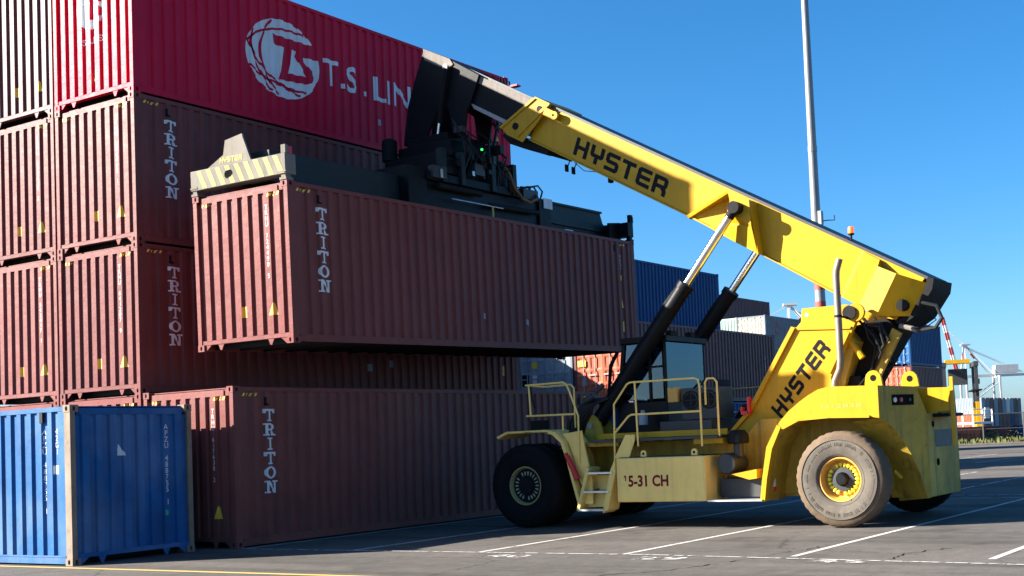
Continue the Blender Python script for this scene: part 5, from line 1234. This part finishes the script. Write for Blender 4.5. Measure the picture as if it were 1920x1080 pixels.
# wheels
def wheel(x, y, sgn, dirty, hubstyle):
    r = 0.815; wd = 0.50; fx = sgn
    tyn = MB()
    prof = [(0.13, 0.36), (0.05, 0.40), (0.015, 0.50), (0.0, 0.60), (0.010, 0.675)]
    tread = [(0.010, 0.675), (0.035, 0.745), (0.06, 0.775), (0.085, 0.80), (0.13, r), (0.37, r), (0.415, 0.80), (0.44, 0.775)]
    back = [(0.44, 0.775), (0.488, 0.69), (0.5, 0.60), (0.485, 0.50), (0.37, 0.36)]
    f = lambda P: [(a*fx, b) for a, b in P]
    w = part('wheel', tyn.lathe(f(prof), (x, y, r), 'x', 64).lathe(f(back), (x, y, r), 'x', 64), 'rubber' if dirty else 'rubberd')
    part('tread', MB().lathe(f(tread), (x, y, r), 'x', 108, mod=lambda q, j: 0.985 if (j % 3 == 0 and q in (3, 4, 5, 6)) else 1.0), 'tread' if dirty else 'rubberd', w)
    part('rim', MB().lathe(f([(0.10, 0.385), (0.075, 0.375), (0.075, 0.355), (0.12, 0.335), (0.2, 0.325), (0.24, 0.30), (0.26, 0.0)]), (x, y, r), 'x', 48), 'rimy' if hubstyle == 'y' else 'rimc', w)
    part('sidewall_ring', MB().lathe(f([(0.004, 0.665), (-0.006, 0.672), (0.006, 0.682)]), (x, y, r), 'x', 64).lathe(f([(0.05, 0.405), (0.035, 0.42), (0.03, 0.44)]), (x, y, r), 'x', 64), 'rubber' if dirty else 'rubberd', w)
    if dirty:
        rl = random.Random(9); a = 0.0; mo = MB()
        while a < 2*PI-0.05:
            if rl.random() < 0.22: a += 0.07; continue
            da = rl.uniform(0.022, 0.05); r0 = 0.565+rl.uniform(0, .01); r1 = r0+0.05
            P = [(x-fx*0.004, y+math.cos(t_)*q, r+math.sin(t_)*q) for t_, q in ((a, r0), (a+da*.6, r0), (a+da*.6, r1), (a, r1))]
            Q = [(x+fx*0.02, p[1], p[2]) for p in P]; i = len(mo.v); mo.v += P+Q
            mo.f += [(i, i+1, i+2, i+3)]+[(i+k, i+(k+1) % 4, i+4+(k+1) % 4, i+4+k) for k in range(4)]
            a += da+0.012
        o_ = part('sidewall_moulding', mo, 'rubber', w, sm=False); o_['kind'] = 'stuff'
    # nut covers
    nn = 22; nm = MB()
    for k in range(nn):
        if k in (3, 17): continue
        a = 2*PI*k/nn; ca, sa = math.cos(a), math.sin(a)
        rr = [0.20, 0.215, 0.245, 0.27, 0.283]; rad = [0.008, 0.018, 0.032, 0.030, 0.006] if hubstyle == 'y' else [0.006, 0.010, 0.018, 0.016, 0.004]
        nm.tube([(x+fx*(0.215 if hubstyle == 'y' else 0.14), y+ca*q, r+sa*q) for q in rr], rad, 8)
    part('nut_caps', nm, 'nuty' if hubstyle == 'y' else 'nutw', w)
    part('hub', MB().lathe(f([(0.24, 0.205), (0.19, 0.20), (0.185, 0.12), (0.17, 0.118)] if hubstyle == 'y' else [(0.16, 0.33), (0.15, 0.32), (0.14, 0.2), (0.15, 0.17), (0.12, 0.15), (0.12, 0.0)]), (x, y, r), 'x', 32), 'dkgrey' if hubstyle == 'y' else 'black', w)
    if hubstyle == 'y':
        part('hub_cap', MB().lathe(f([(0.23, 0.12), (0.20, 0.11), (0.12, 0.095), (0.10, 0.08), (0.10, 0.0)]), (x, y-0.0, r), 'x', 28), 'black', w)
    part('valve_stem', MB().tube([(x+fx*0.16, y-0.12, r-0.30), (x+fx*0.05, y-0.2, r-0.36)], 0.012, 6), 'blackm', w)
    return w
wheel(4.5, -12.05, 1, True, 'y'); wheel(mx(4.5), -12.05, -1, False, 'y')
for x in (4.46, 5.0):
    wheel(x, -5.56, 1, False, 'c'); wheel(mx(x), -5.56, -1, False, 'c')

# ------------------------------------------------------------------ yard background
def tri_tag(o, l, c, g=None): return tag(o, l, c, g)
# light mast
mp_ = (45.06, 4.74)
mt = thing('light_mast', 'tall slender grey light mast rising behind the boom', 'mast', (mp_[0], mp_[1], 0))
obj('pole', MB().lathe([(0, 0.30), (7, 0.27), (22, 0.19), (38, 0.10), (38.2, 0)], (0, 0, 0), 'z', 16).mesh('pole'), M['mast'], mt)
for k, z in enumerate((7.4, 8.7)):
    obj('red_band', MB().lathe([(z, 0.305-0.0052*z+0.012), (z+0.7, 0.305-0.0052*z+0.008)], (0, 0, 0), 'z', 16).mesh('red_band'), M['craner'], mt)
obj('antenna_bracket', MB().tube([(0, 0, 12.2), (0.3, -0.5, 12.25), (0.5, -0.8, 12.25), (0.5, -0.8, 12.5)], 0.03, 6).box((-0.25, -0.38, 12.0), (0.05, -0.2, 12.7)).mesh('antenna_bracket'), M['mast'], mt)
obj('collar', MB().lathe([(15.8, 0.24), (16.1, 0.24)], (0, 0, 0), 'z', 16).mesh('collar'), M['mast'], mt)
obj('lamp_head', MB().box((-1.5, -0.4, 37.6), (1.5, 0.4, 38.2)).mesh('lamp_head'), M['mast'], mt)

# fence with posts and rails, verge and scrub
FA = Vector((74.5, 8.0, 0)); FB = Vector((88.0, -34.0, 0))
fd = (FB-FA).normalized(); fn = Vector((-fd.y, fd.x, 0))
fc = thing('fence', 'dark wire fence along the grass verge at the far edge of the yard', 'fence', FA)
n = 16
for k in range(n+1):
    p = (FB-FA)*k/n; obj('post', cmesh('fpost', lambda: MB().box((-0.04, -0.04, 0), (0.04, 0.04, 2.2)).mesh('post')), M['fence'], fc, tuple(p))
for z in (0.1, 1.1, 2.15):
    obj('rail', MB().tube([(0, 0, z), tuple((FB-FA)+Vector((0, 0, z)))], 0.022, 5).mesh('rail'), M['fence'], fc)
vb = MB(); a_, b_ = FA+fd*-12-fn*(-0.6), FB+fd*40-fn*(-0.6)
if fn.x < 0: fn = -fn
a_, b_ = FA-fd*14-fn*0.6, FB+fd*60-fn*0.6
vb.quad(tuple(a_+Vector((0,0,.03))), tuple(b_+Vector((0,0,.03))), tuple(b_+fn*14+Vector((0,0,.35))), tuple(a_+fn*14+Vector((0,0,.35))))
v_ = obj('grass_verge', vb.mesh('grass_verge'), M['grass']); v_['kind'] = 'structure'
kb = MB()
for s_ in (0,): kb.quad(tuple(a_-fn*0.25+Vector((0,0,.015))), tuple(b_-fn*0.25+Vector((0,0,.015))), tuple(b_+Vector((0,0,.12))), tuple(a_+Vector((0,0,.12))))
k_ = obj('kerb_bank', kb.mesh('kerb_bank'), M['exhaust']); k_['kind'] = 'structure'
gr = MB(); rnd = random.Random(3)
for k in range(5000):
    p = a_+(b_-a_)*rnd.random()*0.62+fn*(rnd.random()*8); z = 0.05+0.02*((p-a_).dot(fn)); h = 0.12+rnd.random()*0.25; an = rnd.random()*PI
    w = 0.05+0.08*rnd.random(); dx, dy = math.cos(an)*w, math.sin(an)*w
    gr.quad((p.x-dx, p.y-dy, z), (p.x+dx, p.y+dy, z), (p.x+dx*0.2+rnd.uniform(-.1,.1), p.y+dy*0.2, z+h))
o = obj('grass', gr.mesh('grass'), M['grass'], sm=False); tag(o, 'sunlit dry grass growing along the verge behind the fence', 'grass'); o['kind'] = 'stuff'
sh = MB()
for k in range(70):
    c = a_+(b_-a_)*rnd.random()*0.6+fn*(7+rnd.random()*4); z0 = 0.25; R0 = 0.35+rnd.random()*0.55
    for q in range(60):
        th = rnd.random()*2*PI; ph = rnd.random()*PI/2; rr = R0*(0.6+0.5*rnd.random())
        p = c+Vector((rr*math.cos(th)*math.cos(ph)*1.6, rr*math.sin(th)*math.cos(ph)*1.6, z0+rr*math.sin(ph)))
        d = Vector((rnd.uniform(-1,1), rnd.uniform(-1,1), rnd.uniform(-1,1)))*0.14; e = Vector((rnd.uniform(-1,1), rnd.uniform(-1,1), rnd.uniform(-1,1)))*0.14
        sh.quad(tuple(p), tuple(p+d), tuple(p+e))
o = obj('scrub', sh.mesh('scrub'), M['leaf'], sm=False); tag(o, 'low dark scrub growing behind the far fence', 'scrub'); o['kind'] = 'stuff'

# distant container rows behind the fence
G4 = 'containers in the rows beyond the far fence'
ordn = ['first', 'second', 'third', 'fourth', 'fifth', 'sixth', 'seventh', 'eighth', 'ninth', 'tenth']
cn = {'whitec': 'white', 'brown2': 'plum', 'greyc': 'pale grey', 'greyd': 'slate', 'bluedk': 'navy', 'orange': 'orange red', 'red': 'crimson', 'teal': 'teal', 'brown': 'brown', 'cream': 'cream'}
def at_px(x, y, depth):
    d = fw + r2*((x-960-176.87)/2395.65) - u2*((y-540-149.1)/2395.65); return CAM_LOC+d*depth
P0 = at_px(1843, 800, 225)
for row, z, mats in (('upper', HC, ['greyc', 'greyd', 'brown2', 'greyc', 'brown2', 'greyc', 'whitec', 'greyc', 'brown2', 'greyd']), ('lower', 0, ['orange', 'brown2', 'bluedk', 'greyc', 'brown2', 'brown2', 'brown2', 'bluedk', 'brown2', 'greyd'])):
    for k, m in enumerate(mats):
        container('%s container, %s from the left in the %s distant row' % (cn[m], ordn[k], row), (P0.x+2.75*k+CW, P0.y, z), M[m], rot=(0, 0, PI/2), L=L20, near='wall', detail=0, group=G4)
P1_ = at_px(1838, 828, 100)
for k, (m, q) in enumerate((('orange', 0), ('brown2', 1), ('bluedk', 2), ('bluedk', 3), ('orange', 4), ('orange', 5))):
    container('low %s container behind the verge scrub, %s from the left' % (cn[m], ordn[k]), (P1_.x+q*1.5+CW, P1_.y-q*1.9, 0), M[m], L=L20, H=1.25, rot=(0, 0, PI/2), near='wall', detail=0, group=G4)

def beam(m, a, b, w, h=None):
    w *= 0.72; h = h*0.72 if h else None
    a, b = Vector(a), Vector(b); d = (b-a).normalized(); upv = Vector((0, 0, 1)) if abs(d.z) < 0.95 else Vector((1, 0, 0))
    s_ = d.cross(upv).normalized()*w/2; t_ = s_.cross(d).normalized()*(h or w)/2; i = len(m.v)
    for p in (a, b): m.v += [tuple(p-s_-t_), tuple(p+s_-t_), tuple(p+s_+t_), tuple(p-s_+t_)]
    m.f += [tuple(i+k for k in q) for q in ((0,1,2,3),(7,6,5,4),(0,4,5,1),(1,5,6,2),(2,6,7,3),(3,7,4,0))]
    return m
def crane(label, base, ang, sc, raised=False):
    """ship-to-shore gantry crane; local x along the boom, y along the quay"""
    t = thing('gantry_crane', label, 'crane', base, (0, 0, ang), 'quay cranes on the horizon'); t.scale = (sc, sc, sc)
    H = 38.0
    for y in (-9, 9):
        for x in (0, 26):
            obj('leg', beam(MB(), (x, y, 0), (x, y*0.92, H), 2.0).mesh('leg'), M['cranew'], t)
        obj('brace', beam(beam(beam(MB(), (0, y, 15), (26, y, 15), 1.3), (0, y, 16), (26, y*0.93, 34), 1.0), (26, y, 2), (0, y, 14), 0.8).mesh('brace'), M['cranew'], t)
        obj('stay', beam(MB(), (3, y*0.25, H+24), (46, y*0.3, H+3), 0.6).mesh('stay'), M['cranew'], t)
        obj('a_frame_leg', beam(beam(MB(), (0, y*0.9, H), (2, y*0.2, H+26), 1.3), (24, y*0.6, H), (3, y*0.2, H+25), 1.0).mesh('a_frame_leg'), M['cranew'], t)
    for x in (0, 26): obj('cross_beam', beam(MB(), (x, -9, H), (x, 9, H), 2.2).mesh('cross_beam'), M['cranew'], t)
    for y in (-3.2, 3.2):
        obj('girder', beam(MB(), (-4, y, H+1), (50, y, H+1), 1.4, 2.6).mesh('girder'), M['cranew'], t)
    obj('machinery_house', MB().box((24, -4.5, H+2.6), (42, 4.5, H+9)).mesh('machinery_house'), M['cranew'], t)
    obj('operator_cab', MB().box((8, -2, H-5), (12, 2, H-1)).mesh('operator_cab'), M['dkgrey'], t)
    # boom in alternating white and red lengths
    a = Vector((-4, 0, H+1)); d = Vector((-math.cos(R(78)), 0, math.sin(R(78)))) if raised else Vector((-1, 0, 0.02))
    for k in range(8):
        for y in (-3.0, 3.0):
            p = a+d*(k*6.0)+Vector((0, y, 0)); q = a+d*(k*6.0+6.0)+Vector((0, y, 0))
            obj('boom_section', beam(MB(), p, q, 1.3, 2.2).mesh('boom_section'), M['craner'] if k % 2 else M['cranew'], t)
    e = a+d*40
    for y in (-0.8, 0.8): obj('boom_tie', beam(MB(), (2, y, H+26), tuple(e), 0.5).mesh('boom_tie'), M['cranew'], t)
    obj('red_band', beam(beam(MB(), (1.5, 0, H+14), (2, 0, H+19), 2.6), (10, 3, H+15), (7, 2.6, H+19), 1.4).mesh('red_band'), M['craner'], t)
    obj('top_platform', MB().box((-1, -3, H+25.5), (6, 3, H+26.5)).mesh('top_platform'), M['cranew'], t)
    return t
p = at_px(1812, 800, 420); crane('white and red gantry crane with raised boom at the right horizon', (p.x, p.y, 0), R(-58), 0.42, True)
p = at_px(1478, 700, 640); crane('white and red gantry crane top showing above the slate grey container', (p.x, p.y, 0), R(-62), 1.0)

# straddle carrier
p = at_px(1806, 800, 165)
t = thing('straddle_carrier', 'dark framed straddle carrier with a yellow leg past the counterweight', 'straddle carrier', (p.x, p.y, 0), (0, 0, R(20)))
for x in (0, 5):
    for y in (-2, 2):
        obj('leg', MB().box((x-0.25, y-0.25, 0.9), (x+0.25, y+0.25, 4.2)).mesh('leg'), M['yellow'], t)
        obj('upper_leg', MB().box((x-0.22, y-0.22, 4.2), (x+0.22, y+0.22, 9.2)).mesh('upper_leg'), M['dkgrey'], t)
for y in (-2, 2):
    obj('bogie', MB().box((-1.2, y-0.35, 0.5), (6.2, y+0.35, 1.3)).mesh('bogie'), M['yellow'], t)
    obj('top_beam', MB().box((-0.6, y-0.3, 8.8), (7.6, y+0.3, 9.4)).mesh('top_beam'), M['dkgrey'], t)
    obj('catwalk', MB().box((-0.5, y-0.6, 5.6), (7.8, y+0.6, 5.8)).box((-0.4, y, 5.0), (3.5, y+0.2, 5.6)).mesh('catwalk'), M['blackm'], t)
    for x in (-0.6, 1.6, 3.6, 5.6): obj('wheel', MB().lathe([(-0.25, 0.0), (-0.25, 0.55), (0.25, 0.55), (0.25, 0.0)], (x, y, 0.55), 'y', 14).mesh('wheel'), M['rubberd'], t)
obj('drive_unit', MB().box((4.6, -1.2, 6.6), (6.6, 1.2, 8.7)).mesh('drive_unit'), M['dkgrey'], t)
obj('winch_cover', MB().box((3.8, -1.6, 9.4), (6.0, 1.6, 9.9)).mesh('winch_cover'), M['yellow'], t)
# small service platform beside the fence
p = at_px(1812, 820, 118)
t = thing('stair_platform', 'small white stair platform with railings behind the fence', 'platform', (p.x, p.y, 0))
obj('deck', MB().box((-2.5, -1.5, 1.4), (4.0, 1.5, 1.6)).mesh('deck'), M['whitec'], t)
for x in (-2.4, 0.8, 3.9):
    for y in (-1.4, 1.4): obj('post', MB().box((x-0.06, y-0.06, 0), (x+0.06, y+0.06, 2.8)).mesh('post'), M['whitec'], t)
for z in (2.2, 2.75): obj('rail', MB().tube([(-2.4, -1.4, z), (3.9, -1.4, z)], 0.05, 6).mesh('rail'), M['whitec'], t)
obj('white_panel', MB().box((1.0, -1.6, 1.9), (2.4, -1.5, 2.9)).mesh('white_panel'), M['whitec'], t)
